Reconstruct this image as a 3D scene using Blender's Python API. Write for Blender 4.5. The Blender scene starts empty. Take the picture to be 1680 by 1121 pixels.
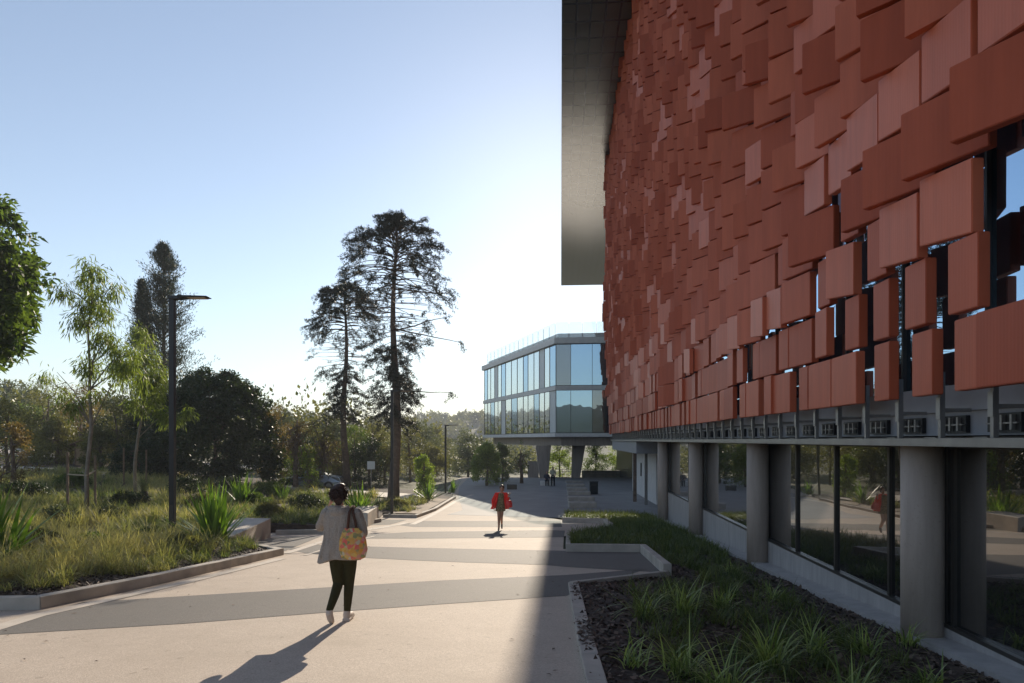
import bpy, bmesh, math, random
import numpy as np
from mathutils import Vector, Matrix
R = math.radians
S = bpy.context.scene
COL = S.collection
# ------------------------------------------------------------------ camera
EYE = 1.67; F = 1120.0; CX = 840.0; HY = 722.0
cam = bpy.data.objects.new("camera", bpy.data.cameras.new("camera")); COL.objects.link(cam)
cam.location = (0, 0, EYE); cam.rotation_euler = (R(90), 0, 0)
cam.data.sensor_width = 36; cam.data.lens = 24.0
cam.data.shift_y = (HY-560.5)/1680; cam.data.clip_end = 6000; cam.data.clip_start = 0.05
S.camera = cam
# ------------------------------------------------------------------ sky and sun
AZ, EL = math.atan(88/1120), R(20.5)
W = bpy.data.worlds.new("World"); S.world = W; W.use_nodes = True
nt = W.node_tree; bg = nt.nodes["Background"]
sky = nt.nodes.new("ShaderNodeTexSky"); sky.sky_type = 'NISHITA'; sky.sun_disc = False
sky.sun_elevation = EL; sky.sun_rotation = AZ
sky.air_density = 1.0; sky.dust_density = 0.13; sky.ozone_density = 2.2; sky.altitude = 20
hs = nt.nodes.new('ShaderNodeHueSaturation'); hs.inputs['Saturation'].default_value = .78
nt.links.new(sky.outputs[0], hs.inputs['Color']); nt.links.new(hs.outputs[0], bg.inputs[0]); bg.inputs[1].default_value = 0.105
sl = bpy.data.lights.new("sun", 'SUN'); sl.energy = 4.4; sl.angle = R(0.3); sl.color = (1, .87, .70)
so = bpy.data.objects.new("sun", sl); COL.objects.link(so)
sdir = Vector((math.sin(AZ)*math.cos(EL), math.cos(AZ)*math.cos(EL), math.sin(EL)))
so.rotation_euler = sdir.to_track_quat('Z', 'Y').to_euler(); so.location = sdir*200
S.view_settings.view_transform = 'Standard'; S.view_settings.look = 'None'
S.view_settings.exposure = 0.62; S.view_settings.gamma = 1; S.view_settings.use_curve_mapping = False
# ------------------------------------------------------------------ helpers
rng = np.random.default_rng(7)
random.seed(7)
TH = math.atan(80/1120)                     # heading of the long facade
def tag(o, label=None, cat=None, group=None, kind=None):
    if label: o["label"] = label
    if cat: o["category"] = cat
    if group: o["group"] = group
    if kind: o["kind"] = kind
    return o
def empty(name, label, cat, loc=(0, 0, 0), rz=0, group=None):
    o = bpy.data.objects.new(name, None); COL.objects.link(o)
    o.location = loc; o.rotation_euler = (0, 0, rz); o.empty_display_size = .2
    return tag(o, label, cat, group)
def link(name, me, parent=None, loc=(0, 0, 0), rz=0):
    o = bpy.data.objects.new(name, me); COL.objects.link(o)
    o.location = loc; o.rotation_euler = (0, 0, rz)
    if parent: o.parent = parent
    return o
def copy_tree(o, parent=None):
    c = o.copy(); COL.objects.link(c); c.parent = parent
    for ch in list(o.children):
        copy_tree(ch, c)
    return c
class MB:
    """collects shapes that become ONE mesh object"""
    def __init__(s): s.v = []; s.f = []; s.m = []; s.mats = []
    def mi(s, m):
        if m is None: return 0
        if m not in s.mats: s.mats.append(m)
        return s.mats.index(m)
    def add(s, vs, fs, m=None):
        b = len(s.v); k = s.mi(m)
        s.v += [tuple(v) for v in vs]
        for f in fs: s.f.append([i+b for i in f]); s.m.append(k)
        return s
    def hexa(s, p, m=None):                 # 8 points: bottom 4 ccw then top 4
        return s.add(p, [(3,2,1,0),(4,5,6,7),(0,1,5,4),(1,2,6,5),(2,3,7,6),(3,0,4,7)], m)
    def box(s, x0, x1, y0, y1, z0, z1, m=None):
        return s.hexa([(x0,y0,z0),(x1,y0,z0),(x1,y1,z0),(x0,y1,z0),(x0,y0,z1),(x1,y0,z1),(x1,y1,z1),(x0,y1,z1)], m)
    def prism(s, poly, z0, z1, m=None):
        n = len(poly); a = sum(poly[i][0]*poly[(i+1)%n][1]-poly[(i+1)%n][0]*poly[i][1] for i in range(n))
        if a < 0: poly = poly[::-1]
        f0 = z0 if callable(z0) else (lambda x, y: z0); f1 = z1 if callable(z1) else (lambda x, y: z1)
        vs = [(x, y, f0(x, y)) for x, y in poly]+[(x, y, f1(x, y)) for x, y in poly]
        fs = [tuple(range(n))[::-1], tuple(range(n, 2*n))]+[(i, (i+1)%n, n+(i+1)%n, n+i) for i in range(n)]
        return s.add(vs, fs, m)
    def wall(s, a, b, t, z0, z1, m=None):   # upright slab from a to b (xy), thickness t to the right-hand side
        ax, ay = a; bx, by = b; L = math.hypot(bx-ax, by-ay); nx, ny = (by-ay)/L*t, -(bx-ax)/L*t
        return s.prism([(ax, ay), (bx, by), (bx+nx, by+ny), (ax+nx, ay+ny)], z0, z1, m)
    def tube(s, pts, rad, n=8, m=None, cap=True, ell=None):
        pts = [Vector(p) for p in pts]
        if not hasattr(rad, '__len__'): rad = [rad]*len(pts)
        vs = []; fs = []; prev = None
        for i, p in enumerate(pts):
            d = (pts[min(i+1, len(pts)-1)]-pts[max(i-1, 0)])
            if d.length < 1e-9: d = Vector((0, 0, 1))
            d.normalize()
            if prev is None:
                u = d.orthogonal().normalized()
                if abs(d.z) > .7: u = (Vector((1, 0, 0))-d*d.x).normalized()
            else:
                u = (prev-d*prev.dot(d)).normalized()
            prev = u; w = d.cross(u)
            for k in range(n):
                a = 2*math.pi*k/n
                e = ell[i] if ell else 1.0
                vs.append(p+(u*math.cos(a)+w*math.sin(a)*e)*rad[i])
        for i in range(len(pts)-1):
            for k in range(n):
                fs.append((i*n+k, i*n+(k+1)%n, (i+1)*n+(k+1)%n, (i+1)*n+k))
        if cap:
            fs.append(tuple(range(n))[::-1]); fs.append(tuple((len(pts)-1)*n+k for k in range(n)))
        return s.add(vs, fs, m)
    def ball(s, c, r, n=12, m=None):
        c = Vector(c); r = r if hasattr(r, '__len__') else (r, r, r)
        vs = [(c.x, c.y, c.z-r[2])]; fs = []; k = n//2
        for i in range(1, k):
            t = math.pi*i/k-math.pi/2
            for j in range(n):
                a = 2*math.pi*j/n
                vs.append((c.x+r[0]*math.cos(t)*math.cos(a), c.y+r[1]*math.cos(t)*math.sin(a), c.z+r[2]*math.sin(t)))
        vs.append((c.x, c.y, c.z+r[2]))
        for j in range(n): fs.append((0, 1+(j+1)%n, 1+j))
        for i in range(k-2):
            for j in range(n):
                a = 1+i*n; fs.append((a+j, a+(j+1)%n, a+n+(j+1)%n, a+n+j))
        a = 1+(k-2)*n
        for j in range(n): fs.append((a+j, a+(j+1)%n, len(vs)-1))
        return s.add(vs, fs, m)
    def mesh(s, name, mat=None, smooth=False, bevel=0):
        me = bpy.data.meshes.new(name); me.from_pydata(s.v, [], s.f)
        for m in (s.mats or ([mat] if mat else [])): me.materials.append(m)
        if s.mats: me.polygons.foreach_set("material_index", s.m)
        if smooth: me.polygons.foreach_set("use_smooth", [True]*len(me.polygons))
        me.update()
        if bevel:
            bm = bmesh.new(); bm.from_mesh(me)
            bmesh.ops.bevel(bm, geom=[e for e in bm.edges if len(e.link_faces) == 2 and e.calc_face_angle(0) > .6], offset=bevel, segments=2, affect='EDGES', profile=.6)
            bm.to_mesh(me); bm.free()
        return me
    def build(s, name, mat=None, parent=None, loc=(0, 0, 0), rz=0, smooth=False, bevel=0):
        return link(name, s.mesh(name, mat, smooth, bevel), parent, loc, rz)
def np_mesh(name, V, Fq, mat, tint=None, smooth=False):
    """quads from numpy arrays, with an optional per-vertex 'tint' attribute"""
    me = bpy.data.meshes.new(name); n = len(Fq); k = Fq.shape[1]
    me.vertices.add(len(V)); me.vertices.foreach_set("co", V.astype(np.float32).ravel())
    me.loops.add(n*k); me.loops.foreach_set("vertex_index", Fq.astype(np.int32).ravel())
    me.polygons.add(n); me.polygons.foreach_set("loop_start", np.arange(0, n*k, k, dtype=np.int32))
    me.polygons.foreach_set("loop_total", np.full(n, k, dtype=np.int32))
    if smooth: me.polygons.foreach_set("use_smooth", np.ones(n, bool))
    me.update(calc_edges=True)
    if tint is not None:
        a = me.attributes.new("tint", 'FLOAT', 'POINT'); a.data.foreach_set("value", tint.astype(np.float32))
    me.materials.append(mat)
    return me
# ------------------------------------------------------------------ materials
def newmat(name):
    m = bpy.data.materials.new(name); m.use_nodes = True
    t = m.node_tree; b = t.nodes["Principled BSDF"]
    return m, t, b
def rgb(c): return (c[0], c[1], c[2], 1)
def mixcol(t, fac, a, b):
    n = t.nodes.new("ShaderNodeMix"); n.data_type = 'RGBA'
    if fac is not None:
        if isinstance(fac, (int, float)): n.inputs[0].default_value = fac
        else: t.links.new(fac, n.inputs[0])
    for s, v in ((6, a), (7, b)):
        if isinstance(v, tuple): n.inputs[s].default_value = rgb(v)
        else: t.links.new(v, n.inputs[s])
    return n.outputs[2]
def noise(t, scale, detail=4, rough=.55, vec=None):
    n = t.nodes.new("ShaderNodeTexNoise"); n.inputs["Scale"].default_value = scale
    n.inputs["Detail"].default_value = detail; n.inputs["Roughness"].default_value = rough
    if vec is None:
        tc = t.nodes.new("ShaderNodeTexCoord"); vec = tc.outputs["Object"]
    t.links.new(vec, n.inputs["Vector"]); return n.outputs[0]
def ramp(t, fac, stops):
    n = t.nodes.new("ShaderNodeValToRGB"); e = n.color_ramp.elements
    while len(e) < len(stops): e.new(.5)
    for k, (p, c) in enumerate(stops):
        e[k].position = p; e[k].color = rgb(c) if hasattr(c, '__len__') else (c, c, c, 1)
    t.links.new(fac, n.inputs[0]); return n.outputs[0]
def bump(t, b, h, dist=.01, strength=.5):
    n = t.nodes.new("ShaderNodeBump"); n.inputs["Distance"].default_value = dist; n.inputs["Strength"].default_value = strength
    t.links.new(h, n.inputs["Height"]); t.links.new(n.outputs[0], b.inputs["Normal"])
def simple(name, c, rough=.6, metal=0, var=.12, scale=3, spec=.5, bmp=0, bscale=60):
    m, t, b = newmat(name)
    lo = tuple(x*(1-var) for x in c); hi = tuple(min(1, x*(1+var)) for x in c)
    f = ramp(t, noise(t, scale, 5), [(.3, 0.), (.7, 1.)])
    t.links.new(mixcol(t, f, lo, hi), b.inputs["Base Color"])
    b.inputs["Roughness"].default_value = rough; b.inputs["Metallic"].default_value = metal
    b.inputs["Specular IOR Level"].default_value = spec
    if bmp: bump(t, b, noise(t, bscale, 4), .004, bmp)
    return m
def aggregate(name, c1, c2, stain, spk=110.):
    m, t, b = newmat(name)
    tc = t.nodes.new("ShaderNodeTexCoord"); v = tc.outputs["Object"]
    vo = t.nodes.new("ShaderNodeTexVoronoi"); vo.inputs["Scale"].default_value = spk; t.links.new(v, vo.inputs["Vector"])
    g = t.nodes.new("ShaderNodeSeparateColor"); t.links.new(vo.outputs["Color"], g.inputs[0])
    col = mixcol(t, g.outputs[0], c1, c2)
    big = ramp(t, noise(t, .35, 6, .65, v), [(.35, 0.), (.7, 1.)])
    mid = ramp(t, noise(t, 2.3, 6, .7, v), [(.42, 0.), (.75, 1.)])
    mm = t.nodes.new("ShaderNodeMath"); mm.operation = 'MULTIPLY_ADD'; t.links.new(big, mm.inputs[0]); mm.inputs[1].default_value = .55
    m2 = t.nodes.new("ShaderNodeMath"); m2.operation = 'MULTIPLY'; t.links.new(mid, m2.inputs[0]); m2.inputs[1].default_value = .35
    t.links.new(m2.outputs[0], mm.inputs[2])
    col = mixcol(t, mm.outputs[0], col, stain)
    sp = ramp(t, noise(t, 7., 3, .5, v), [(.66, 0.), (.72, .5)]); col = mixcol(t, sp, col, tuple(x*.72 for x in stain))
    t.links.new(col, b.inputs["Base Color"])
    b.inputs["Roughness"].default_value = .8; b.inputs["Specular IOR Level"].default_value = .3
    bump(t, b, vo.outputs["Distance"], .003, .5)
    return m
def leafmat(name, dark, light, transl=.4, rough=.5, spec=.4, tcol=None):
    m, t, b = newmat(name)
    a = t.nodes.new("ShaderNodeAttribute"); a.attribute_name = "tint"
    col = mixcol(t, a.outputs["Fac"], dark, light)
    t.links.new(col, b.inputs["Base Color"]); b.inputs["Roughness"].default_value = rough
    b.inputs["Specular IOR Level"].default_value = spec
    tr = t.nodes.new("ShaderNodeBsdfTranslucent")
    tcol = tcol or (1.5, 1.5, .7)
    vm = t.nodes.new("ShaderNodeMix"); vm.data_type = 'RGBA'; vm.blend_type = 'MULTIPLY'; vm.inputs[0].default_value = 1
    t.links.new(col, vm.inputs[6]); vm.inputs[7].default_value = rgb(tcol)
    t.links.new(vm.outputs[2], tr.inputs[0])
    mx = t.nodes.new("ShaderNodeMixShader"); mx.inputs[0].default_value = transl
    t.links.new(b.outputs[0], mx.inputs[1]); t.links.new(tr.outputs[0], mx.inputs[2])
    t.links.new(mx.outputs[0], t.nodes["Material Output"].inputs[0])
    return m
def glossglass(name, base, refl, tint=(1, 1, 1), rough=.01, wav=0.):
    m, t, b = newmat(name)
    b.inputs["Base Color"].default_value = rgb(base); b.inputs["Roughness"].default_value = .15
    g = t.nodes.new("ShaderNodeBsdfGlossy"); g.inputs["Roughness"].default_value = rough; g.inputs["Color"].default_value = rgb(tint)
    if wav:
        n = t.nodes.new("ShaderNodeBump"); n.inputs["Distance"].default_value = .02; n.inputs["Strength"].default_value = wav
        t.links.new(noise(t, .9, 1), n.inputs["Height"]); t.links.new(n.outputs[0], g.inputs["Normal"])
    fr = t.nodes.new("ShaderNodeFresnel"); fr.inputs[0].default_value = 1.5
    ad = t.nodes.new("ShaderNodeMath"); ad.operation = 'ADD'; ad.use_clamp = True; ad.inputs[1].default_value = refl
    t.links.new(fr.outputs[0], ad.inputs[0])
    mx = t.nodes.new("ShaderNodeMixShader"); t.links.new(ad.outputs[0], mx.inputs[0])
    t.links.new(b.outputs[0], mx.inputs[1]); t.links.new(g.outputs[0], mx.inputs[2])
    t.links.new(mx.outputs[0], t.nodes["Material Output"].inputs[0])
    return m
M = {}
M['path'] = aggregate('path_aggregate', (.42, .345, .275), (.66, .565, .47), (.40, .33, .26))
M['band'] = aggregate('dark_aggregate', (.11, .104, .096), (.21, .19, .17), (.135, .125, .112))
M['edge'] = simple('pale_concrete', (.52, .46, .39), .75, bmp=.5, var=.15, scale=2)
M['kerb'] = simple('kerb_concrete', (.42, .38, .33), .8, bmp=.6, var=.2, scale=2.5)
def concrete(name, c, zs):
    m, t, b = newmat(name); tc = t.nodes.new("ShaderNodeTexCoord"); mp = t.nodes.new("ShaderNodeMapping"); t.links.new(tc.outputs["Object"], mp.inputs[0]); mp.inputs["Scale"].default_value = (3, 3, zs)
    f = ramp(t, noise(t, 1.6, 6, .65, mp.outputs[0]), [(.3, 0.), (.72, 1.)]); g = ramp(t, noise(t, 28, 3), [(.62, 0.), (.72, .5)])
    a = mixcol(t, f, tuple(x*.74 for x in c), tuple(x*1.08 for x in c)); t.links.new(mixcol(t, g, a, tuple(x*.6 for x in c)), b.inputs["Base Color"])
    b.inputs["Roughness"].default_value = .7; bump(t, b, noise(t, 40, 4), .003, .5); return m
M['conc'] = concrete('column_concrete', (.42, .35, .30), .35)
M['plinth'] = concrete('plinth_concrete', (.40, .38, .37), .5)
M['soil'] = simple('dark_mulch', (.055, .036, .026), .95, var=.5, scale=9, bmp=1., bscale=35)
M['earth'] = simple('dry_earth', (.085, .09, .04), .95, var=.35, scale=.6, bmp=.6, bscale=12)
M['dirt'] = simple('pale_dirt', (.33, .26, .19), .9, var=.25, scale=1.2, bmp=.6, bscale=20)
M['asphalt'] = simple('asphalt', (.13, .125, .12), .85, var=.2, scale=1, bmp=.5, bscale=80)
M['plaza'] = simple('plaza_paving', (.30, .29, .28), .8, var=.12, scale=.8, bmp=.3)
M['black'] = simple('black_powder_coat', (.012, .012, .014), .4, var=.1)
M['steel'] = simple('galvanised_steel', (.30, .29, .28), .42, metal=.7, var=.12, scale=4)
M['greybeam'] = simple('grey_beam_paint', (.27, .28, .31), .5, var=.08)
M['darkmetal'] = simple('dark_bronze_metal', (.06, .055, .05), .4, metal=.5, var=.1)
M['glass_low'] = glossglass('ground_floor_glass', (.008, .009, .010), .16, wav=.12)
M['glass_up'] = glossglass('upper_wall_glass', (.02, .03, .04), .7, (.42, .60, .80), wav=.1)
M['glass_dark'] = glossglass('dim_office_glass', (.05, .042, .035), .14, (.8, .9, 1.0), wav=.2)
M['glass_pale'] = glossglass('pale_glass', (.12, .15, .16), .50, (.86, .96, 1.0), wav=.15)
M['glass_clear'] = glossglass('office_glass', (.04, .045, .05), .38, (.55, .78, 1.0), wav=.15)
M['whitepanel'] = simple('white_spandrel', (.62, .65, .66), .4, var=.05)
M['slab'] = simple('slab_edge', (.74, .72, .69), .6, var=.08)
M['wood'] = simple('stake_wood', (.22, .15, .095), .8, var=.25, scale=8)
M['bark'] = simple('bark', (.16, .115, .085), .95, var=.35, scale=6, bmp=1, bscale=25)
M['palebark'] = simple('pale_bark', (.27, .22, .17), .9, var=.3, scale=4, bmp=.7, bscale=20)
M['trunkdark'] = simple('dark_fibrous_trunk', (.02, .016, .012), .95, var=.3, bmp=1)
M['eucleaf'] = leafmat('eucalypt_leaf', (.09, .13, .03), (.24, .30, .08), .5)
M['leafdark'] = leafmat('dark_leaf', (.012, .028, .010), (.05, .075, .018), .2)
M['leafmid'] = leafmat('mid_leaf', (.035, .07, .015), (.13, .19, .04), .45)
M['leafbright'] = leafmat('bright_leaf', (.10, .17, .025), (.28, .36, .07), .5)
M['leafolive'] = leafmat('olive_leaf', (.06, .07, .025), (.20, .19, .075), .4)
M['leafrust'] = leafmat('rust_leaf', (.10, .065, .03), (.22, .16, .07), .4)
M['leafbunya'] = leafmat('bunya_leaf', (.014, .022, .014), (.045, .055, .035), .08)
M['leafconif'] = leafmat('conifer_leaf', (.025, .038, .026), (.06, .078, .05), .2)
M['leafgrey'] = leafmat('greygreen_leaf', (.06, .08, .045), (.16, .18, .11), .35)
M['grass'] = leafmat('tussock_blade', (.10, .155, .035), (.46, .42, .21), .48, .6, .3, (1.4, 1.35, .75))
M['grassgreen'] = leafmat('bed_blade', (.045, .08, .018), (.24, .26, .09), .4, .5, .4)
M['sword'] = leafmat('sword_leaf', (.06, .13, .015), (.20, .32, .05), .45, .35, .5)
M['strap'] = leafmat('strap_leaf', (.10, .16, .04), (.38, .45, .16), .4, .4, .5)
# ------------------------------------------------------------------ terrain heights
def base(x, y):
    """height of the paved slope"""
    if y < 24: return -.067*y
    if y < 34:
        t = (y-24)/10.; return -.067*24-(.067*10*(t-t*t*.5)+.013*10*t*t*.5)
    z34 = -.067*24-.40
    if y < 75: return z34-.013*(y-34)
    z75 = z34-.013*41
    if y < 200: return z75-.045*(y-75)
    return z75-.045*125
def rise_left(x, y):
    e = -6.3
    return .12+min(3.6, .085*max(0., e-x)+.02*max(0, e-x)*math.sin(x*.35+y*.22)*.4)
def bed_left(x, y): return base(x, y)+rise_left(x, y)+.03*math.sin(x*1.7+1)*math.sin(y*1.3)
def to_local(x, y):          # world -> facade axes (lateral, along)
    return x*math.cos(TH)-y*math.sin(TH), x*math.sin(TH)+y*math.cos(TH)
def to_world(X, Y): return X*math.cos(TH)+Y*math.sin(TH), -X*math.sin(TH)+Y*math.cos(TH)
def bed_right(x, y):
    X, Y = to_local(x, y); t = min(1, max(0, (X-.3)/4.0))
    return (1-t)*(base(x, y)+.05)+t*(-.33-.051*Y)+.02*math.sin(x*2.1)*math.sin(y*1.9)
def Gp(px, py, fn=base, y0=3.):
    """point where the line of sight to a photo pixel meets a ground surface"""
    y = y0; step = .05
    while y < 300:
        x = (px-CX)/F*y; z = EYE-(py-HY)/F*y
        if z <= fn(x, y): return Vector((x, y, fn(x, y)))
        y += step
    return Vector(((px-CX)/F*300, 300, fn(0, 300)))
def Pd(px, py, y): return Vector(((px-CX)/F*y, y, EYE-(py-HY)/F*y))
def at(px, y): return (px-CX)/F*y
def sheet(name, poly, fn, mat, lift=0., cell=1.0, kind=None, parent=None, skirt=0):
    """polygon (xy) cut into a grid and laid over a height function"""
    bm = bmesh.new(); vs = [bm.verts.new((p[0], p[1], 0)) for p in poly]; bm.faces.new(vs)
    xs = [p[0] for p in poly]; ys = [p[1] for p in poly]
    for a, b, n in ((min(xs), max(xs), (1, 0, 0)), (min(ys), max(ys), (0, 1, 0))):
        k = int((b-a)/cell)
        for i in range(1, k+1):
            co = Vector(n)*(a+cell*i)
            bmesh.ops.bisect_plane(bm, geom=bm.verts[:]+bm.edges[:]+bm.faces[:], plane_co=co, plane_no=n)
    for v in bm.verts: v.co.z = fn(v.co.x, v.co.y)+lift
    if skirt:
        ed = [e for e in bm.edges if len(e.link_faces) == 1]
        r = bmesh.ops.extrude_edge_only(bm, edges=ed)
        for v in r['geom']:
            if isinstance(v, bmesh.types.BMVert): v.co.z -= skirt
    bmesh.ops.triangulate(bm, faces=bm.faces[:])
    bm.normal_update()
    for f in bm.faces:
        if f.normal.z < -.01: f.normal_flip()
    me = bpy.data.meshes.new(name); bm.to_mesh(me); bm.free(); me.materials.append(mat)
    me.polygons.foreach_set("use_smooth", [True]*len(me.polygons))
    o = link(name, me, parent)
    if kind: tag(o, kind=kind)
    return o
# ================================================================== GROUND
def ground_fn(x, y):
    z = base(x, y)-.06
    if y > 38: z += rise_left(x, y)*min(1, (y-38)/10.) if x < -6 else 0
    if y < 46 and x < -14: z = bed_left(x, y)-.08
    if x > -1 and y < 36 and x < 9: z = min(z, bed_right(x, y)-.12) if to_local(x, y)[0] > -.3 else z
    if y > 260:
        u = min(1, (y-260)/260.); z += (24+4*math.sin(x*.012)+3*math.sin(x*.03+1))*u*u*(3-2*u)
    return z
def ground_mesh():
    xs = np.unique(np.concatenate([np.arange(-60, 60, 1.5), np.arange(-900, 901, 30)]))
    ys = np.unique(np.concatenate([np.arange(-300,-30,45), np.arange(-30, 110, 1.5), np.arange(110, 1001, 15)]))
    V = np.array([(x, y, ground_fn(x, y)) for y in ys for x in xs])
    nx, ny = len(xs), len(ys); I = np.arange(nx*ny).reshape(ny, nx)
    Fq = np.stack([I[:-1, :-1], I[:-1, 1:], I[1:, 1:], I[1:, :-1]], -1).reshape(-1, 4)
    o = link("ground", np_mesh("ground", V, Fq, M['earth'], smooth=True)); tag(o, kind='structure')
ground_mesh()
lp = lambda X, Y: to_world(X, Y)
g2 = lambda *p: tuple(Gp(*p)[:2])
path_poly = [(-15, -4), (1.2, -4), g2(990, 1400), g2(967, 1130), g2(950, 1050), g2(936, 961), g2(1095, 941), g2(1053, 902), g2(924, 901), g2(925, 880), g2(1003, 866), g2(993, 854), g2(921, 853), (.9, 33.3), (7, 33.3), (11, 34), (14, 60), (14, 84), (-6, 84), (-5.5, 58), (-4.2, 46), (-5.4, 39), (-12, 33), (-15, 20)]
sheet("path", path_poly, base, M['path'], 0, 1.5, 'structure')
# darker bands cast into the path, from photo positions laid on the slope
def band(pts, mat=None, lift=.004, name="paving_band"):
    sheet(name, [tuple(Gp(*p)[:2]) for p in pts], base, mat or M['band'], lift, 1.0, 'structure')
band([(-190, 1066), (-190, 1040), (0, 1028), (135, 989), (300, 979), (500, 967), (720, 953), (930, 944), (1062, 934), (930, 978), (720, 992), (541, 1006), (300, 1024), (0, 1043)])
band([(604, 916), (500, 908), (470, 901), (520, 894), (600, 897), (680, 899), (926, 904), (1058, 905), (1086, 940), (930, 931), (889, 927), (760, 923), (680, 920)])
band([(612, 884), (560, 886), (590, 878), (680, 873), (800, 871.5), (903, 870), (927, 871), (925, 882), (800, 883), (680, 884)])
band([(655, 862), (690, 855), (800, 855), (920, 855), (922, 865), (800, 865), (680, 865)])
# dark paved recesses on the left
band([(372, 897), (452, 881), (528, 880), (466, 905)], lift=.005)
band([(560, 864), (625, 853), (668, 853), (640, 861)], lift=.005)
# plaza beyond, smoother paving
pl = [tuple(Gp(*p)[:2]) for p in [(700, 846), (752, 817)]]
sheet("plaza", [(-3.2, 33.5), (-2.6, 36), (-3.7, 47), (-4.5, 58), (-5, 84), (13, 84), (13, 60), (10, 32), (3, 31.6)], base, M['plaza'], .006, 1.5, 'structure')
# pale edge strips on the left side of the path
def strip(pts, w, name, mat, lift=.008):
    P = [Gp(*p) for p in pts]; poly = []; back = []
    for i, p in enumerate(P):
        d = (P[min(i+1, len(P)-1)]-P[max(i-1, 0)]); d.z = 0; d.normalize(); n = Vector((-d.y, d.x, 0))*w/2
        poly.append(((p+n).x, (p+n).y)); back.append(((p-n).x, (p-n).y))
    sheet(name, poly+back[::-1], base, mat, lift, .8, 'structure')
strip([(-60, 1049), (60, 1012), (150, 991), (300, 957), (462, 917)], .24, "edging_strip", M['edge'])
strip([(468, 909), (530, 889), (585, 876)], .22, "edging_strip", M['edge'], .009)
strip([(500, 912), (560, 893), (615, 880)], .10, "edging_strip", M['edge'], .0095)
strip([(588, 872), (640, 864), (668, 858)], .30, "edging_strip", M['edge'], .010)
strip([(676, 861), (710, 845), (752, 821), (775, 812)], .26, "edging_strip", M['edge'], .010)
# ------------------------------------------------------------------ kerbs
def kerb(label, pts, w, h, fn=base, mat=None, joint=2.4, px=True, group=None, cat="kerb", name="concrete_kerb", sink=.12):
    """cast kerb following a line; blocks with a fine joint, all ONE mesh; w to the left-hand side of travel"""
    P = [(Gp(*p) if px else Vector((p[0], p[1], fn(p[0], p[1])))) for p in pts]
    mb = MB(); n = len(P); L = []; Rr = []
    for i in range(n):
        d0 = (P[i]-P[i-1]) if i else (P[1]-P[0]); d1 = (P[i+1]-P[i]) if i < n-1 else d0
        d0.z = d1.z = 0; d0.normalize(); d1.normalize()
        n0 = Vector((-d0.y, d0.x, 0)); n1 = Vector((-d1.y, d1.x, 0)); b = (n0+n1); b.normalize(); b *= w/max(.35, b.dot(n0))
        L.append((P[i]+b)); Rr.append(P[i])
    for i in range(n-1):
        ln = (P[i+1]-P[i]).length; k = max(1, int(round(ln/joint)))
        for j in range(k):
            g = .004/ln if k > 1 or n > 2 else 0
            a, b = j/k+g, (j+1)/k-g
            q = [Rr[i].lerp(Rr[i+1], a), Rr[i].lerp(Rr[i+1], b), L[i].lerp(L[i+1], b), L[i].lerp(L[i+1], a)]
            mb.hexa([(v.x, v.y, base(v.x, v.y)-sink) for v in q]+[(v.x, v.y, base(v.x, v.y)+h) for v in q])
    o = mb.build(name, mat or M['kerb'], bevel=.012); tag(o, label, cat, group)
    return o
kerb("long low concrete kerb in front of the left grass bed nearest the camera", [(-420, 1012), (66, 1001), (250, 962), (466, 911), (373, 893)], .20, .17)
kerb("short grey kerb behind the paved recess by the walking woman", [(452, 878), (532, 876.5), (600, 861.5), (626, 857)], .20, .16)
kerb("small far kerb beside the dark pole under the tall pine", [(628, 849), (684, 850), (716, 838), (748, 818)], .18, .14)
# right side: edging of the dark planting bed
kr = M['kerb']
kerb("stepped concrete edging along the mulch bed at the bottom of the photo", [(932, 962), (946, 1050), (962, 1130), (985, 1400)], .17, .07, joint=.75)
kerb("pale kerb running diagonally behind the dark paved notch", [(1090, 944), (934, 963)], .12, .09)
kerb("low rust stained wall closing the dark paved notch", [(928, 905.5), (1050, 907), (1088, 943)], .16, .20)
kerb("short kerb joining the two stepped ends of the right bed", [(929, 880), (928, 900)], .13, .12)
kerb("narrow kerb in sun and shade at the far end of the right bed", [(999, 868), (930, 879)], .12, .10)
kerb("far low brown wall with pale top at the end of the planted bed", [(922, 857), (990, 859), (1000, 867)], .14, .20)
# ------------------------------------------------------------------ planting-bed soil
def gp2(*p): v = Gp(*p); return (v.x, v.y)
leftA = [gp2(-420, 1009), gp2(62, 996), gp2(250, 957), gp2(455, 908), gp2(366, 892), (-9.3, 20.5), gp2(448, 874), gp2(530, 872), gp2(598, 858.5), gp2(622, 852),
         gp2(628, 845), gp2(684, 846.5), gp2(712, 836), gp2(744, 817), (-4.6, 50), (-60, 50), (-60, -3), (-8, -3)]
sheet("planting_soil", leftA, bed_left, M['soil'], 0, .8, 'structure', skirt=.5)
rp = [gp2(988, 1400), gp2(965, 1130), gp2(949, 1050), gp2(935, 964), gp2(1091, 945), gp2(1055, 904), gp2(930, 903), gp2(931, 882), gp2(1002, 868), gp2(993, 856.5), gp2(923, 854.5), lp(.1, 33.4), lp(4.3, 33.4), lp(4.3, 2.2)]
sheet("planting_soil", rp, bed_right, M['soil'], 0, .5, 'structure', skirt=.3)
# cross road beyond the bed, road at far left
sheet("road", [(-60, 36.5), (-6.8, 41.5), (-4.9, 42.4), (-4.9, 45.5), (-8, 45), (-60, 41.5)], bed_left, M['edge'], .07, 1.2, 'structure')
sheet("road", [(-70, 47), (-38, 53), (-18, 60), (-18, 66), (-70, 60)], ground_fn, M['edge'], .12, 2, 'structure')
sheet("dirt_verge", [gp2(640, 848), gp2(690, 848), gp2(735, 822), gp2(715, 822), gp2(650, 836)], bed_left, M['dirt'], .02, .7, 'structure')

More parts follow.
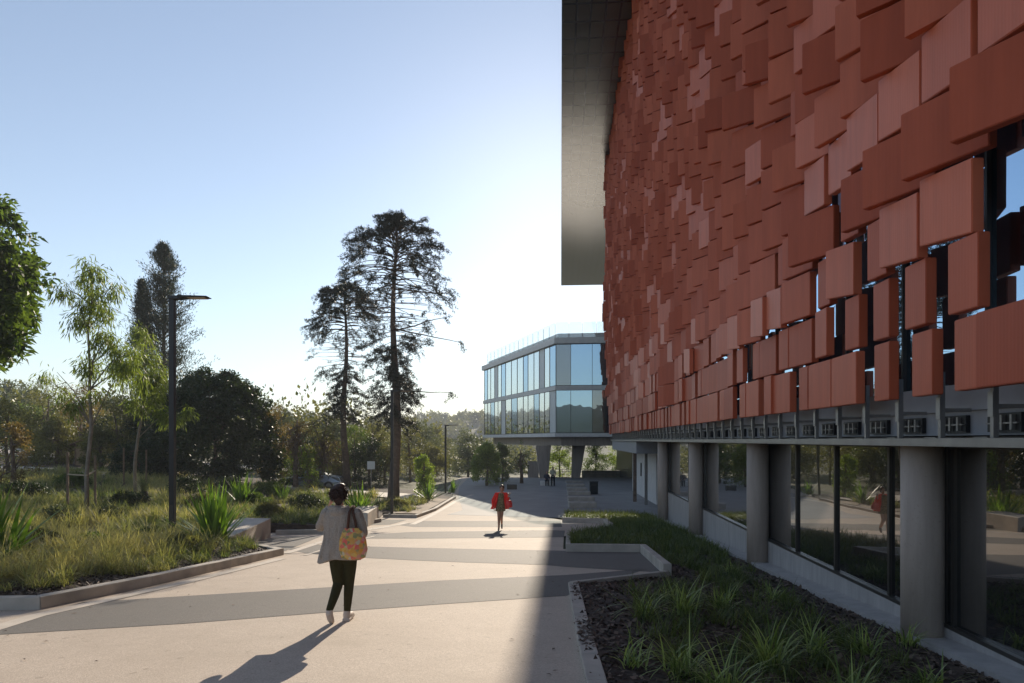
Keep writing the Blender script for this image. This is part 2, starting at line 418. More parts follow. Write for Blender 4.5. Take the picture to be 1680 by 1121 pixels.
# ================================================================== RED BUILDING
mp, t_, b_ = newmat('red_panel')
tcn = t_.nodes.new("ShaderNodeTexCoord"); sx = t_.nodes.new("ShaderNodeSeparateXYZ"); t_.links.new(tcn.outputs["Object"], sx.inputs[0])
att = t_.nodes.new("ShaderNodeAttribute"); att.attribute_name = "tint"
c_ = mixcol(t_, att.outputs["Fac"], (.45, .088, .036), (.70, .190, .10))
mpp = t_.nodes.new('ShaderNodeMapping'); t_.links.new(tcn.outputs['Object'], mpp.inputs[0]); mpp.inputs['Scale'].default_value = (4, 4, .5)
nn = ramp(t_, noise(t_, 1.4, 6, .6, mpp.outputs[0]), [(.3, .84), (.68, 1.)])
mm_ = t_.nodes.new("ShaderNodeMix"); mm_.data_type = 'RGBA'; mm_.blend_type = 'MULTIPLY'; mm_.inputs[0].default_value = 1
t_.links.new(c_, mm_.inputs[6]); t_.links.new(nn, mm_.inputs[7]); t_.links.new(mm_.outputs[2], b_.inputs["Base Color"])
b_.inputs["Roughness"].default_value = .5; b_.inputs["Specular IOR Level"].default_value = .25
# fine perforation ribs running up each panel
w1 = t_.nodes.new("ShaderNodeMath"); w1.operation = 'MULTIPLY'; w1.inputs[1].default_value = 2*math.pi/.045; t_.links.new(sx.outputs[1], w1.inputs[0])
w2 = t_.nodes.new("ShaderNodeMath"); w2.operation = 'SINE'; t_.links.new(w1.outputs[0], w2.inputs[0])
bump(t_, b_, w2.outputs[0], .002, .12)
M['panel'] = mp

RB = empty("red_clad_building", "long building clad in folded rust red panels under a wide metal roof overhang", "building", (0, 0, 0), -TH)
XP = 4.0; ZB = EYE+.12*XP; PH = .187*XP; MOD = .9; Y0 = 6.57
YEND = 56.0; ZTOP = EYE+22.0
nrow = int((ZTOP-ZB)/PH)+1
def hsh(a, b, s=0):
    v = math.sin(a*127.1+b*311.7+s*74.7)*43758.5453; return v-math.floor(v)
def vn(x, y, s=0):
    xi, yi = math.floor(x), math.floor(y); fx, fy = x-xi, y-yi; fx = fx*fx*(3-2*fx); fy = fy*fy*(3-2*fy)
    return ((hsh(xi, yi, s)*(1-fx)+hsh(xi+1, yi, s)*fx)*(1-fy)+(hsh(xi, yi+1, s)*(1-fx)+hsh(xi+1, yi+1, s)*fx)*fy)
# near panels read off the photograph: (module, row): kind   W wide, D wide turned to the camera, K wide turned to the light, N narrow, O open
near = {(-1, 0): 'D', (-1, 1): 'O', (-1, 2): 'O', (-1, 3): 'D', (-1, 4): 'K', (-1, 5): 'D', (-1, 6): 'W',
        (0, 0): 'N', (0, 1): 'N', (0, 2): 'K', (0, 3): 'D', (0, 4): 'K', (0, 5): 'W', (0, 6): 'W',
        (1, 0): 'N', (1, 1): 'N', (1, 2): 'K', (1, 3): 'D', (1, 4): 'K', (1, 5): 'D', (1, 6): 'D',
        (2, 0): 'N', (2, 1): 'N', (2, 2): 'N', (2, 3): 'D', (2, 4): 'K', (2, 5): 'W', (2, 6): 'W',
        (3, 0): 'W', (3, 1): 'N', (3, 2): 'K', (3, 3): 'N', (3, 4): 'K', (3, 5): 'W', (3, 6): 'D', 
        (4, 0): 'W', (4, 1): 'N', (4, 2): 'N', (4, 3): 'D', (4, 4): 'K', (4, 5): 'K', (4, 6): 'W', (-2, 0): 'D', (-2, 1): 'O', (-2, 2): 'N', (-2, 3): 'K',
        (5, 0): 'N', (5, 1): 'W', (5, 2): 'W', (5, 3): 'W', (6, 0): 'W', (6, 1): 'N', (6, 2): 'K', (7, 0): 'N', (7, 1): 'W', (7, 2): 'K', (8, 0): 'W'}
def kind_of(j, i):
    if (j, i) in near: return near[(j, i)]
    v = vn(j*.45+i*.15, i*.8-j*.20, 3); r = hsh(j, i, 9)
    if v > .69: return 'K' if r < .6 else ('W' if r < .85 else 'N')
    if v < .24: return 'D' if r < .8 else 'N'
    if i in (1, 2) and j < 16 and r > .93: return 'O'
    if r < .05 or (i < 3 and r < .42): return 'N'
    if r > .95: return 'K'
    return 'W'
def panel_geo(j, i):
    k = kind_of(j, i)
    if k == 'O': return None
    sl = 0.; r1, r2, r3 = hsh(j, i, 1), hsh(j, i, 2), hsh(j, i, 5)
    z0 = ZB+PH*i; z1 = z0+PH-.035-.02*(j < 7 and i < 4); H = z0-EYE
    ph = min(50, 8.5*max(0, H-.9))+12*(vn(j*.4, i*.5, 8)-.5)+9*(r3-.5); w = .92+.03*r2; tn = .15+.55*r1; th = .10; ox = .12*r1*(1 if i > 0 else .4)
    if j < 9 and i < 5: w -= .04; th = .115
    yc = Y0+MOD*j+.46
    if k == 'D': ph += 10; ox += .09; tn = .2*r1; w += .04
    elif k == 'K': ph = 5*(r3-.3)+(ph*.35 if j > 8 or i > 4 else 0); tn = .6+.4*r1; ox += .05+.08*r2; w -= .05*(j < 9); th = .115; sl = .10  # K tint paler, D darker: caught sky light painted into the panel colour
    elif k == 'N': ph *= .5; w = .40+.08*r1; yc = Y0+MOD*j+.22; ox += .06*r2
    if i == 0: ph = 3*(r3-.5)
    ph = R(ph)
    # the turned panels of the upper rows slide back over the glass wall
    cx = XP-.07-ox; d = (-math.sin(ph), math.cos(ph)); n = (-math.cos(ph), -math.sin(ph))
    a = (cx-d[0]*w/2, yc-d[1]*w/2); b = (cx+d[0]*w/2, yc+d[1]*w/2)
    a2 = (a[0]-n[0]*th, a[1]-n[1]*th); b2 = (b[0]-n[0]*th, b[1]-n[1]*th)
    q = [a2, a, b, b2]
    dz = (-sl, -sl, 0, 0)
    return [(x, y, z0+e+sl*.5) for (x, y), e in zip(q, dz)]+[(x, y, z1+e+sl*.5) for (x, y), e in zip(q, dz)], tn
FQ = [(0,1,2,3)[::-1],(4,5,6,7),(0,1,5,4),(1,2,6,5),(2,3,7,6),(3,0,4,7)]
def fix(pts):
    return FQ
allp = []
jmax = int((YEND-Y0)/MOD)
for j in range(-4, jmax):
    for i in range(nrow):
        g = panel_geo(j, i)
        if not g: continue
        yc = Y0+MOD*(j+.5); zc = ZB+PH*(i+.5)
        wx, wy = to_world(XP, yc); px = CX+F*wx/max(.1, wy); py = HY-F*(zc-EYE)/max(.1, wy)
        vis = 960 < px < 1700 and -30 < py < 730 and wy > 1
        allp.append((not vis, wy, g))
allp.sort(key=lambda a: (a[0], a[1]))
def panel_mesh(items, name):
    V = []; Fs = []; T = []
    for g in items:
        b = len(V); V += g[0]; T += [g[1]]*8; Fs += [[q+b for q in f] for f in FQ]
    return V, Fs, T
for k, (nv, wy, g) in enumerate(allp[:98]):
    me = bpy.data.meshes.new("cladding_panel"); me.from_pydata(g[0], [], [list(f) for f in FQ])
    bm = bmesh.new(); bm.from_mesh(me); bmesh.ops.recalc_face_normals(bm, faces=bm.faces)
    bmesh.ops.bevel(bm, geom=bm.edges[:], offset=.008, segments=2, affect='EDGES'); bm.to_mesh(me); bm.free()
    a = me.attributes.new("tint", 'FLOAT', 'POINT'); a.data.foreach_set("value", [g[1]]*len(me.vertices)); me.materials.append(M['panel'])
    link("cladding_panel", me, RB)
V, Fs, T = panel_mesh([a[2] for a in allp[98:]], "")
me = bpy.data.meshes.new("cladding_panels"); me.from_pydata(V, [], Fs)
bm = bmesh.new(); bm.from_mesh(me); bmesh.ops.recalc_face_normals(bm, faces=bm.faces); bm.to_mesh(me); bm.free()
a = me.attributes.new("tint", 'FLOAT', 'POINT'); a.data.foreach_set("value", T); me.materials.append(M['panel'])
tag(link("cladding_panels", me, RB), kind='stuff')
# glass wall behind the panels, its mullions, solid core
MB().box(4.60, 4.70, -2, YEND-.2, EYE+.42, ZTOP).build("window_wall", M['glass_up'], RB)
mb = MB()
for j in range(-8, jmax+1):
    y = Y0+MOD*j+.2; mb.box(4.55, 4.598, y-.02, y+.02, EYE+.46, ZTOP) if j % 2 else None
mb.build("window_mullions", M['darkmetal'], RB)
MB().box(4.72, 24, -6, YEND-.25, 1.72, ZTOP-.01).box(8, 24, YEND-.24, 99, -4, ZTOP-.01).build("building_core", M['darkmetal'], RB)
# hanger posts and brackets under the cladding
for j in range(-2, jmax):
    y = Y0+MOD*j+.2
    m1 = MB().box(4.07, 4.12, y-.025, y+.025, EYE+.02, ZB+.25).box(4.055, 4.0695, y-.04, y+.04, EYE+.22, EYE+.46).box(4.121, 4.40, y-.004, y+.004, EYE+.30, EYE+.34)
    m1.box(4.05, 4.38, y+.04, y+.26, EYE+.022, EYE+.030)
    m1.build("hanger_bracket", M['steel'], RB)
mb = MB()
mb.box(4.41, 4.60, -2, YEND-.3, EYE+.32, EYE+.62, M['greybeam'])
mb.box(4.45, 4.60, -2, YEND-.3, EYE+.05, EYE+.318, M['greybeam'])
for j in range(-4, jmax):
    y = Y0+MOD*j+.2
    mb.box(4.40, 4.448, y+.10, y+.62, EYE+.08, EYE+.27, M['black'])
    mb.box(4.37, 4.399, y+.12, y+.60, EYE+.16, EYE+.175, M['steel'])
    for q in range(3): mb.box(4.36, 4.398, y+.18+.15*q, y+.21+.15*q, EYE+.10, EYE+.25, M['steel'])
mb.box(4.02, 4.61, -2, YEND-.3, EYE-.07, EYE+.018, M['steel'])
mb.build("edge_beam", None, RB)
# metal ceiling over the recessed ground floor
MB().box(4.612, 9, -2, YEND-.3, EYE-.06, EYE+.04).build("ground_floor_ceiling", M['conc'], RB)
# columns
XC = 4.42; YC = [lambda d: XC*F/d]
for dpx, lab in ((593, 0), (323, 0), (222, 0), (168, 0)):
    Y = XC*F/dpx*1.0
    # refine so the projected x is right
    for _ in range(20):
        wx, wy = to_world(XC, Y); e = (CX+F*wx/wy)-(920+dpx); Y += e*Y/dpx*.8
    zb = -.33-.051*Y-.3
    MB().tube([(XC, Y, zb), (XC, Y, EYE-.072)], .235, 32).build("column", M['conc'], RB, smooth=True)
    if dpx == 593: Ynear = Y
    if dpx == 168: Yfar = Y
# plinth, sill and ground-floor glazing
ZS = EYE-.487*4.62
mb = MB()
n = 40
for k in range(n):
    a, b = 2+(Yfar-2)*k/n, 2+(Yfar-2)*(k+1)/n
    mb.hexa([(4.60, a, -.33-.051*a-.5), (4.85, a, -.33-.051*a-.5), (4.85, b, -.33-.051*b-.5), (4.60, b, -.33-.051*b-.5),
             (4.60, a, ZS), (4.85, a, ZS), (4.85, b, ZS), (4.60, b, ZS)])
mb.build("plinth_wall", M['plinth'], RB)
mb = MB()
for k in range(n):
    a, b = 2+(Yfar+2-2)*k/n, 2+(Yfar+2-2)*(k+1)/n; za, zb = -.33-.051*a, -.33-.051*b
    mb.hexa([(4.24, a, za-.3), (4.595, a, za-.3), (4.595, b, zb-.3), (4.24, b, zb-.3), (4.24, a, za+.07), (4.595, a, za+.07), (4.595, b, zb+.07), (4.24, b, zb+.07)])
mb.build("footing_strip", M['plinth'], RB)
MB().box(4.595, 4.72, 2, Yfar, ZS+.002, ZS+.05).build("window_sill", M['darkmetal'], RB)
def yloc(px, X):
    Y = 10
    for _ in range(60):
        wx, wy = to_world(X, Y); e = (CX+F*wx/wy)-px; Y += e*Y/max(60, px-920)*.6
    return Y
cuts = [yloc(p, 4.66) for p in (2600, 1960, 1568, 1553, 1462, 1373, 1309, 1247, 1235, 1157, 1148, 1131, 1099)]
cuts = sorted(cuts)
for k in range(len(cuts)-1):
    a, b = cuts[k], cuts[k+1]
    if b-a > .05:
        MB().box(4.66, 4.69, a+.03, b-.03, ZS+.05, EYE-.10).build("window", M['glass_low'], RB)
mb = MB()
for c in cuts: mb.box(4.62, 4.72, c-.03, c+.03, ZS+.05, EYE-.072)
mb.box(4.62, 4.72, 2, Yfar, EYE-.10, EYE-.071)
mb.build("window_frame", M['darkmetal'], RB)
MB().box(4.86, 14, 2, Yfar-.05, -3, EYE-.08).build("ground_floor_core", M['black'], RB)
# entrance end beyond the last column
gz = lambda x, y: base(*to_world(x, y))-.3
mb = MB(); mb.box(6.4, 14, Yfar+.02, 46, -3.2, EYE-.08, simple('brown_panel', (.10, .075, .06), .6))
mb.build("recess_wall", None, RB)
MB().box(5.5, 6.38, 40, 53, -3.2, EYE-.62).build("entrance_wall", M['slab'], RB)
MB().box(4.15, 9, 38, 55.6, EYE-.75, EYE-.09).build("dropped_soffit", M['greybeam'], RB)
yy = yloc(1041, 4.5); MB().box(4.42, 4.62, yy-.1, yy+.1, gz(4.5, yy), EYE-.072).build("entrance_post", M['bark'], RB)
yy = yloc(1060, 4.9); MB().box(4.82, 4.98, yy-.08, yy+.08, gz(4.9, yy), EYE-.072).build("entrance_post", M['steel'], RB)
mb = MB(); mb.box(5.44, 5.495, 44, 44.6, -.6, .3, M['black']).box(5.44, 5.495, 47, 47.4, -.8, .1, M['black']); mb.build("wall_sign", None, RB)
# door opening
MB().box(6.34, 6.395, 33, 34.8, -2.3, .2).build("door", M['glass_low'], RB)
# ------------------------------------------------------------------ roof with lined soffit
ms, t, b = newmat('soffit_metal')
tc = t.nodes.new("ShaderNodeTexCoord"); mpn = t.nodes.new("ShaderNodeMapping"); mpn.vector_type = 'POINT'
t.links.new(tc.outputs["Object"], mpn.inputs[0]); mpn.inputs["Scale"].default_value = (1/.75, 1/1.5, 1)
sxx = t.nodes.new("ShaderNodeSeparateXYZ"); t.links.new(mpn.outputs[0], sxx.inputs[0])
def edge_line(out, w):
    fr = t.nodes.new("ShaderNodeMath"); fr.operation = 'FRACT'; t.links.new(out, fr.inputs[0])
    lt = t.nodes.new("ShaderNodeMath"); lt.operation = 'LESS_THAN'; lt.inputs[1].default_value = w; t.links.new(fr.outputs[0], lt.inputs[0]); return lt.outputs[0]
mx = t.nodes.new("ShaderNodeMath"); mx.operation = 'MAXIMUM'
t.links.new(edge_line(sxx.outputs[0], .14), mx.inputs[0]); t.links.new(edge_line(sxx.outputs[1], .10), mx.inputs[1])
col = mixcol(t, noise(t, .5, 3), (.075, .070, .052), (.10, .092, .068))
t.links.new(mixcol(t, mx.outputs[0], col, (.008, .008, .007)), b.inputs["Base Color"])
b.inputs["Metallic"].default_value = 0; b.inputs["Roughness"].default_value = .25; b.inputs["Specular IOR Level"].default_value = .6
bump(t, b, noise(t, 1.2, 0), .04, .12)
M['soffit'] = ms
MB().box(.06, 26, -12, 97.5, ZTOP+.001, ZTOP+.02).build("soffit", M['soffit'], RB)
MB().box(.05, 26, -12, 97.6, ZTOP+.022, ZTOP+.9).build("roof", M['darkmetal'], RB)

# ================================================================== GLASS BUILDING
GB = empty("glass_office_building", "two storey glazed office block raised on splayed concrete legs at the end of the path", "building", (0, 0, 0))
C = (4.53, 70.0); Lc = (-3.84, 96.4); Rc = (25, 67.5)
def off(p, q, t): return (p[0]+(q[0]-p[0])*t, p[1]+(q[1]-p[1])*t)
def seg(mb, a, b, d, z0, z1, m=None): mb.wall(a, b, d, z0, z1, m)
zh = lambda z: EYE+(z-EYE)*1.148
foot = [C, Lc, (11, 105), (25, 97), (25, 67.5)]
def grow(poly, g):
    cx = sum(p[0] for p in poly)/len(poly); cy = sum(p[1] for p in poly)/len(poly); out = []
    for x, y in poly:
        d = math.hypot(x-cx, y-cy); out.append((x+(x-cx)/d*g, y+(y-cy)/d*g))
    return out
MB().prism(grow(foot, -.25), zh(2.25), zh(10.2)).build("office_core", simple('office_interior', (.09, .085, .08), .6), GB)
MB().prism(grow(foot, .35), zh(1.95), zh(2.28)).build("floor_slab", M['slab'], GB)
MB().prism(grow(foot, -1.4), zh(1.15), zh(1.945)).build("under_slab", M['conc'], GB)
MB().prism(grow(foot, .30), zh(6.10), zh(6.50)).build("floor_slab", M['slab'], GB)
MB().prism(grow(foot, .55), zh(10.22), zh(10.75)).build("roof", M['slab'], GB)
MB().prism(grow(foot, -.6), zh(10.752), zh(11.25)).build("parapet", M['greybeam'], GB)
def panes(a, b, n, zs, kinds, seed):
    L = math.hypot(b[0]-a[0], b[1]-a[1]); frame = MB(); rr = random.Random(seed)
    ws = [rr.uniform(.75, 1.3) for _ in range(n)]; tot = sum(ws); acc = 0
    for k in range(n):
        t0 = acc/tot; acc += ws[k]; t1 = acc/tot
        for zi, (z0, z1) in enumerate(zs):
            m = M[kinds[(k+zi*2) % len(kinds)]] if zi else M[kinds[k % len(kinds)]]
            g = .022/L
            MB().wall(off(a, b, t0+g), off(a, b, t1-g), .06, z0+.06, z1-.03, m).build("window", None, GB)
        frame.wall(off(a, b, t0-g), off(a, b, t0+g), .10, zs[0][0], zs[-1][1], M['darkmetal'])
    for z0, z1 in zs:
        pass
    frame.build("window_frame", None, GB)
zz = [(zh(2.28), zh(6.10)), (zh(6.50), zh(10.22))]
# the wall() thickness goes to the right-hand side of a->b: run so that side faces inward
panes(Lc, C, 15, zz, ['glass_pale', 'glass_pale', 'glass_clear', 'glass_pale', 'glass_pale', 'whitepanel', 'glass_pale', 'glass_clear', 'glass_pale'], 4)
panes(C, (18, 68.355), 8, zz, ['glass_clear', 'glass_clear', 'glass_dark', 'glass_clear'], 8)
# roof-top glass balustrade
clear, t, b = newmat('balustrade_glass')
tp = t.nodes.new("ShaderNodeBsdfTransparent"); tp.inputs[0].default_value = (.93, .97, .98, 1)
gl = t.nodes.new("ShaderNodeBsdfGlossy"); gl.inputs["Roughness"].default_value = .02
mx = t.nodes.new("ShaderNodeMixShader"); mx.inputs[0].default_value = .13
t.links.new(tp.outputs[0], mx.inputs[1]); t.links.new(gl.outputs[0], mx.inputs[2]); t.links.new(mx.outputs[0], t.nodes["Material Output"].inputs[0])
M['clear'] = clear
fb = grow(foot, .25)
mbg = MB(); mbp = MB()
for a, b in ((fb[1], fb[0]), (fb[0], fb[4])):
    a = off(a, b, .08) if a == fb[1] else a
    n = 15
    for k in range(n):
        p, q = off(a, b, k/n+.003), off(a, b, (k+1)/n-.003)
        mbg.wall(p, q, .02, zh(10.76), zh(12.15))
        mbp.wall(off(a, b, k/n-.0008), off(a, b, k/n+.0008), .03, zh(10.755), zh(12.0))
mbg.build("balustrade_glass", clear, GB); mbp.build("balustrade_post", M['steel'], GB)
# splayed legs
def leg(px0, px1, pb0, pb1, y, ztop=zh(1.15)):
    zb = base(0, y)-.2
    m = MB(); a, b, c, d = at(px0, y), at(px1, y), at(pb0, y), at(pb1, y)
    m.hexa([(c, y, zb), (d, y, zb), (d, y+.9, zb), (c, y+.9, zb), (a, y-.3, ztop-.002), (b, y-.3, ztop-.002), (b, y+1.2, ztop-.002), (a, y+1.2, ztop-.002)])
    m.build("splayed_leg", M['conc'], GB, bevel=.03)
leg(879, 904, 886, 899, 75.5); leg(940, 960, 938, 951, 75)
MB().box(at(866, 82), at(884, 82), 82, 82.4, base(0, 82)-.2, -.9).build("stub_wall", M['conc'], GB)
# ================================================================== VEGETATION
def unit(a): return a/np.maximum(1e-9, np.linalg.norm(a, axis=-1, keepdims=True))
def leaves_np(P, D, L, Wd, rg, fold=.25, droop=.0):
    n = len(P); D = unit(D); sd = unit(np.cross(D, rg.normal(size=(n, 3)))); up = np.cross(sd, D)
    L = np.broadcast_to(L, (n,))[:, None]; Wd = np.broadcast_to(Wd, (n,))[:, None]
    mid = P+D*L*.45+up*L*.06; tip = P+D*L-np.array([0, 0, 1.])*L*droop
    V = np.stack([P, mid+sd*Wd/2, tip, mid-sd*Wd/2], 1).reshape(-1, 3)
    return V, np.arange(4*n).reshape(n, 4)
class Leafs:
    def __init__(s): s.V = []; s.F = []; s.T = []; s.n = 0
    def add(s, V, Fq, tint):
        s.V.append(V); s.F.append(Fq+s.n); s.n += len(V); s.T.append(tint)
    def leaves(s, P, D, L, Wd, rg, tint, **k):
        V, Fq = leaves_np(P, D, L, Wd, rg, **k); s.add(V, Fq, np.repeat(np.broadcast_to(tint, (len(P),)), 4))
    def mesh(s, name, mat): return np_mesh(name, np.concatenate(s.V), np.concatenate(s.F), mat, np.concatenate(s.T))
def clump_crown(rg, centers, radii, per, L, Wd, up=0.1, droop=.1, flat=.8, tintj=.35, outw=.7, center=None):
    lf = Leafs()
    for c, r in zip(centers, radii):
        n = max(6, int(per*rg.uniform(.7, 1.3)))
        q = rg.normal(size=(n, 3)); q = unit(q)*(rg.uniform(.15, 1., size=(n, 1))**.6)*np.array([1, 1, flat])
        P = c+q*r
        D = q*outw+rg.normal(size=(n, 3))*.6; D[:, 2] += up
        t = np.clip(rg.uniform(0, 1)*.6+rg.uniform(-tintj, tintj, n)+.25, 0, 1)
        lf.leaves(P, D, L*rg.uniform(.7, 1.3, n), Wd*rg.uniform(.7, 1.2, n), rg, t, droop=droop)
    return lf
def tree(name, label, cat, x, y, z, H, cz, rad, nclump, per, L, Wd, leaf, bark='bark', seed=1, trunk_r=.15, lean=(0, 0), group=None,
         shell=.6, clr=.28, up=.1, droop=.1, lumps=.25, limbs=14, flat=.8, low=False):
    """trunk with limbs reaching into a lumpy crown of leaf clumps. cz crown-centre height, rad=(rx,ry,rz)"""
    rg = np.random.default_rng(seed); t = empty(name, label, cat, (x, y, z), 0, group)
    rad = np.array(rad)
    q = unit(rg.normal(size=(nclump, 3))); rr = shell+(1-shell)*rg.uniform(0, 1, nclump)
    inner = rg.uniform(0, 1, nclump) < .25; rr[inner] *= rg.uniform(.3, .9, inner.sum())
    # lobes make the outline uneven
    lob = unit(rg.normal(size=(7, 3))); amp = rg.uniform(-1, 1, 7)
    sc = 1+lumps*np.tanh((np.maximum(0, q@lob.T)**3)@amp*1.2)
    C_ = q*rr[:, None]*sc[:, None]*rad+np.array([lean[0], lean[1], cz])
    if low:                                  # foliage down to the ground
        hq = rg.uniform(0, 1, nclump)**.85; aa = rg.uniform(0, 6.283, nclump); pr = np.sqrt(np.maximum(.04, 1-hq**2.6))*(.82+.18*np.minimum(1, hq*4))*rr
        lb = 1+lumps*.6*np.sin(aa*3+seed)*np.sin(hq*5+seed)+lumps*.4*np.sin(aa*5+hq*9)
        tp = cz+rad[2]; C_ = np.stack([np.cos(aa)*pr*lb*rad[0]+lean[0], np.sin(aa)*pr*lb*rad[1]+lean[1], .12+hq*(tp-.2)*(1+lumps*.25*np.sin(aa*2+seed))], 1)
    C_[:, 2] = np.maximum(C_[:, 2], .15)
    R_ = clr*rad.mean()*rg.uniform(.6, 1.25, nclump)
    lf = clump_crown(rg, C_, R_, per, L, Wd, up, droop, flat)
    me = lf.mesh("crown", M[leaf])
    mb = MB(); top = Vector((lean[0]*.9, lean[1]*.9, cz+rad[2]*.5)); P = []
    for k in range(6):
        s = k/5; P.append((lean[0]*s**1.5+.05*math.sin(s*5+seed), lean[1]*s**1.5+.05*math.cos(s*4+seed), top.z*s-.1*(k == 0)))
    mb.tube(P, [trunk_r*(1.25-.95*k/5) for k in range(6)], 8)
    for k in range(min(limbs, nclump)):
        c = C_[k*nclump//limbs]; s = rg.uniform(.35, .95); i = int(s*4.99); a = Vector(P[i]).lerp(Vector(P[i+1]), s*5-i)
        b = Vector(c); m = a.lerp(b, .5)+Vector((0, 0, .08*(b-a).length))
        mb.tube([a, m, b], [trunk_r*.38, trunk_r*.25, trunk_r*.08], 5)
    link("trunk", mb.mesh("trunk", M[bark], smooth=True), t); link("crown", me, t)
    return t
def gz2(x, y): return ground_fn(x, y) if y > 45 or x > -5 else bed_left(x, y)

# --- large broadleaf tree at the left edge
def broad(name, label, px, Y, top, bot, hw, leaf, seed, n=90, per=60, L=.2, Wd=.09, bark='bark', tr=.18, cat='tree', group=None, **k):
    x = at(px, Y); z = gz2(x, Y); zt = EYE+(HY-top)/F*Y-z; zb = max(.3, EYE+(HY-bot)/F*Y-z)
    r = hw/F*Y; cz = (zt+zb)/2; rz = (zt-zb)/2
    return tree(name, label, cat, x, Y, z, zt, cz, (r, r, rz), n, per, L, Wd, leaf, bark, seed, tr, group=group, **k)
broad('broadleaf_tree', 'tall glossy dark green tree cut off by the left edge of the photo', -52, 24, 318, 622, 128, 'leafmid', 11, n=150, per=110, L=.30, Wd=.13, tr=.22, droop=.25, clr=.2, lumps=.35)
# --- slender eucalypt saplings with hanging leaves
def sapling(label, x, y, pts, twigs, seed, n_l=75, group=None):
    z = gz2(x, y); rg = np.random.default_rng(seed); t = empty('eucalypt_sapling', label, 'tree', (x, y, z), 0, group)
    mb = MB(); n = len(pts); mb.tube(pts, [.075*(1-.8*i/(n-1)) for i in range(n)], 7); lf = Leafs()
    for (i, end, nc, sp) in twigs:
        a = Vector(pts[i]); e = Vector(end); m = a.lerp(e, .5)+Vector((0, 0, .12*(e-a).length)); mb.tube([a, m, e], [.028, .018, .006], 5)
        for k in range(nc):
            s = rg.uniform(.45, 1.05); c = a.lerp(e, s); c = np.array(c)+rg.normal(size=3)*sp*np.array([1, 1, .8])
            q = rg.normal(size=(n_l, 3))*np.array([.14, .14, .16]); P = c+q
            D = rg.normal(size=(n_l, 3))*.35+np.array([0, 0, -1.]); D += q*2.2
            lf.leaves(P, D, rg.uniform(.17, .34, n_l), rg.uniform(.025, .045, n_l), rg, np.clip(rg.uniform(0, 1, n_l)*.7+rg.uniform(0, .3), 0, 1))
    link("trunk", mb.mesh("trunk", M['palebark'], smooth=True), t); link("crown", lf.mesh("crown", M['eucleaf']), t)
    return t
p = Gp(143, 842, bed_left); Y = p.y; u = Y/F
def rel(px, py, dy=0): return ((px-CX)/F*Y-p.x, dy, EYE-(py-HY)/F*Y-p.z)
pts = [rel(143, 845), rel(142, 780), rel(150, 700), rel(147, 640), rel(146, 600, .05), rel(141, 540, .1), rel(147, 500, .1), rel(150, 455, .1)]
tw = [(7, rel(128, 440, .3), 3, .16), (7, rel(155, 450, -.2), 3, .16), (6, rel(180, 470, .2), 4, .2), (6, rel(112, 478, -.3), 3, .18), (6, rel(150, 480, .4), 4, .2), (5, rel(190, 510, -.2), 4, .2), (5, rel(122, 512, .2), 3, .17), (5, rel(140, 500, -.5), 4, .2),
      (4, rel(185, 545, .1), 4, .2), (4, rel(205, 560, .3), 4, .22), (3, rel(215, 580, -.2), 3, .2), (3, rel(170, 535, -.2), 2, .16), (3, rel(232, 598, .2), 4, .2), (3, rel(142, 590, .2), 3, .12), (4, rel(148, 605, -.1), 2, .1),
      (2, rel(90, 610, .1), 2, .16), (2, rel(72, 622, .2), 3, .2), (2, rel(215, 600, -.1), 3, .18)]
sapling('taller lanky eucalypt sapling with hanging leaves, propped by two stakes', p.x, p.y, pts, tw, 21)
stake_at = []
p1 = p.copy()
p = Gp(222, 815, bed_left); Y = p.y
pts = [rel(222, 815), rel(221, 760), rel(226, 720), rel(233, 680), rel(238, 640, .1), rel(236, 600, .1), rel(236, 560, .1)]
tw = [(5, rel(225, 560, .3), 4, .25), (6, rel(240, 548, -.2), 4, .25), (5, rel(258, 590, .2), 5, .28), (5, rel(215, 600, -.2), 5, .28), (4, rel(262, 625, .3), 6, .28), (4, rel(218, 632, .2), 5, .28), (4, rel(240, 620, -.5), 6, .3), (3, rel(258, 655, .2), 5, .25), (3, rel(228, 660, -.3), 4, .25), (3, rel(282, 690, .2), 4, .2), (3, rel(245, 600, .5), 6, .3), (2, rel(300, 665, .2), 3, .2)]
sapling('bushier bright green sapling just left of the tall black lamp post', p.x, p.y, pts, tw, 22, n_l=95)
p2 = p.copy()
def stake(px, pyb, pyt, label):
    q = Gp(px, pyb, bed_left); h = (pyb-pyt)/F*q.y
    o = MB().box(-.035, .035, -.035, .035, -.3, h).build("timber_stake", M['wood'], None, (q.x, q.y, q.z), .3, bevel=.006); tag(o, label, 'stake', 'timber tree stakes'); return q, h
sa = stake(111, 838, 742, 'left timber stake of the taller sapling'); sb = stake(156, 836, 748, 'right timber stake of the taller sapling')
stake(203, 800, 735, 'thin stake left of the bushier sapling'); stake(240, 800, 738, 'stake right of the bushier sapling')
# hessian tie between the stakes
tie = MB(); a = sa[0]+Vector((0, 0, sa[1]*.62)); b = sb[0]+Vector((0, 0, sb[1]*.72)); mid = Vector((p1.x+.05, p1.y-.1, (a.z+b.z)/2-.05))
tie.tube([a, mid, b], [.028]*3, 6); o = tie.build("tree_tie", simple('hessian', (.45, .36, .24), .9)); tag(o, 'pale hessian tie looped from stakes around the taller sapling', 'tie')
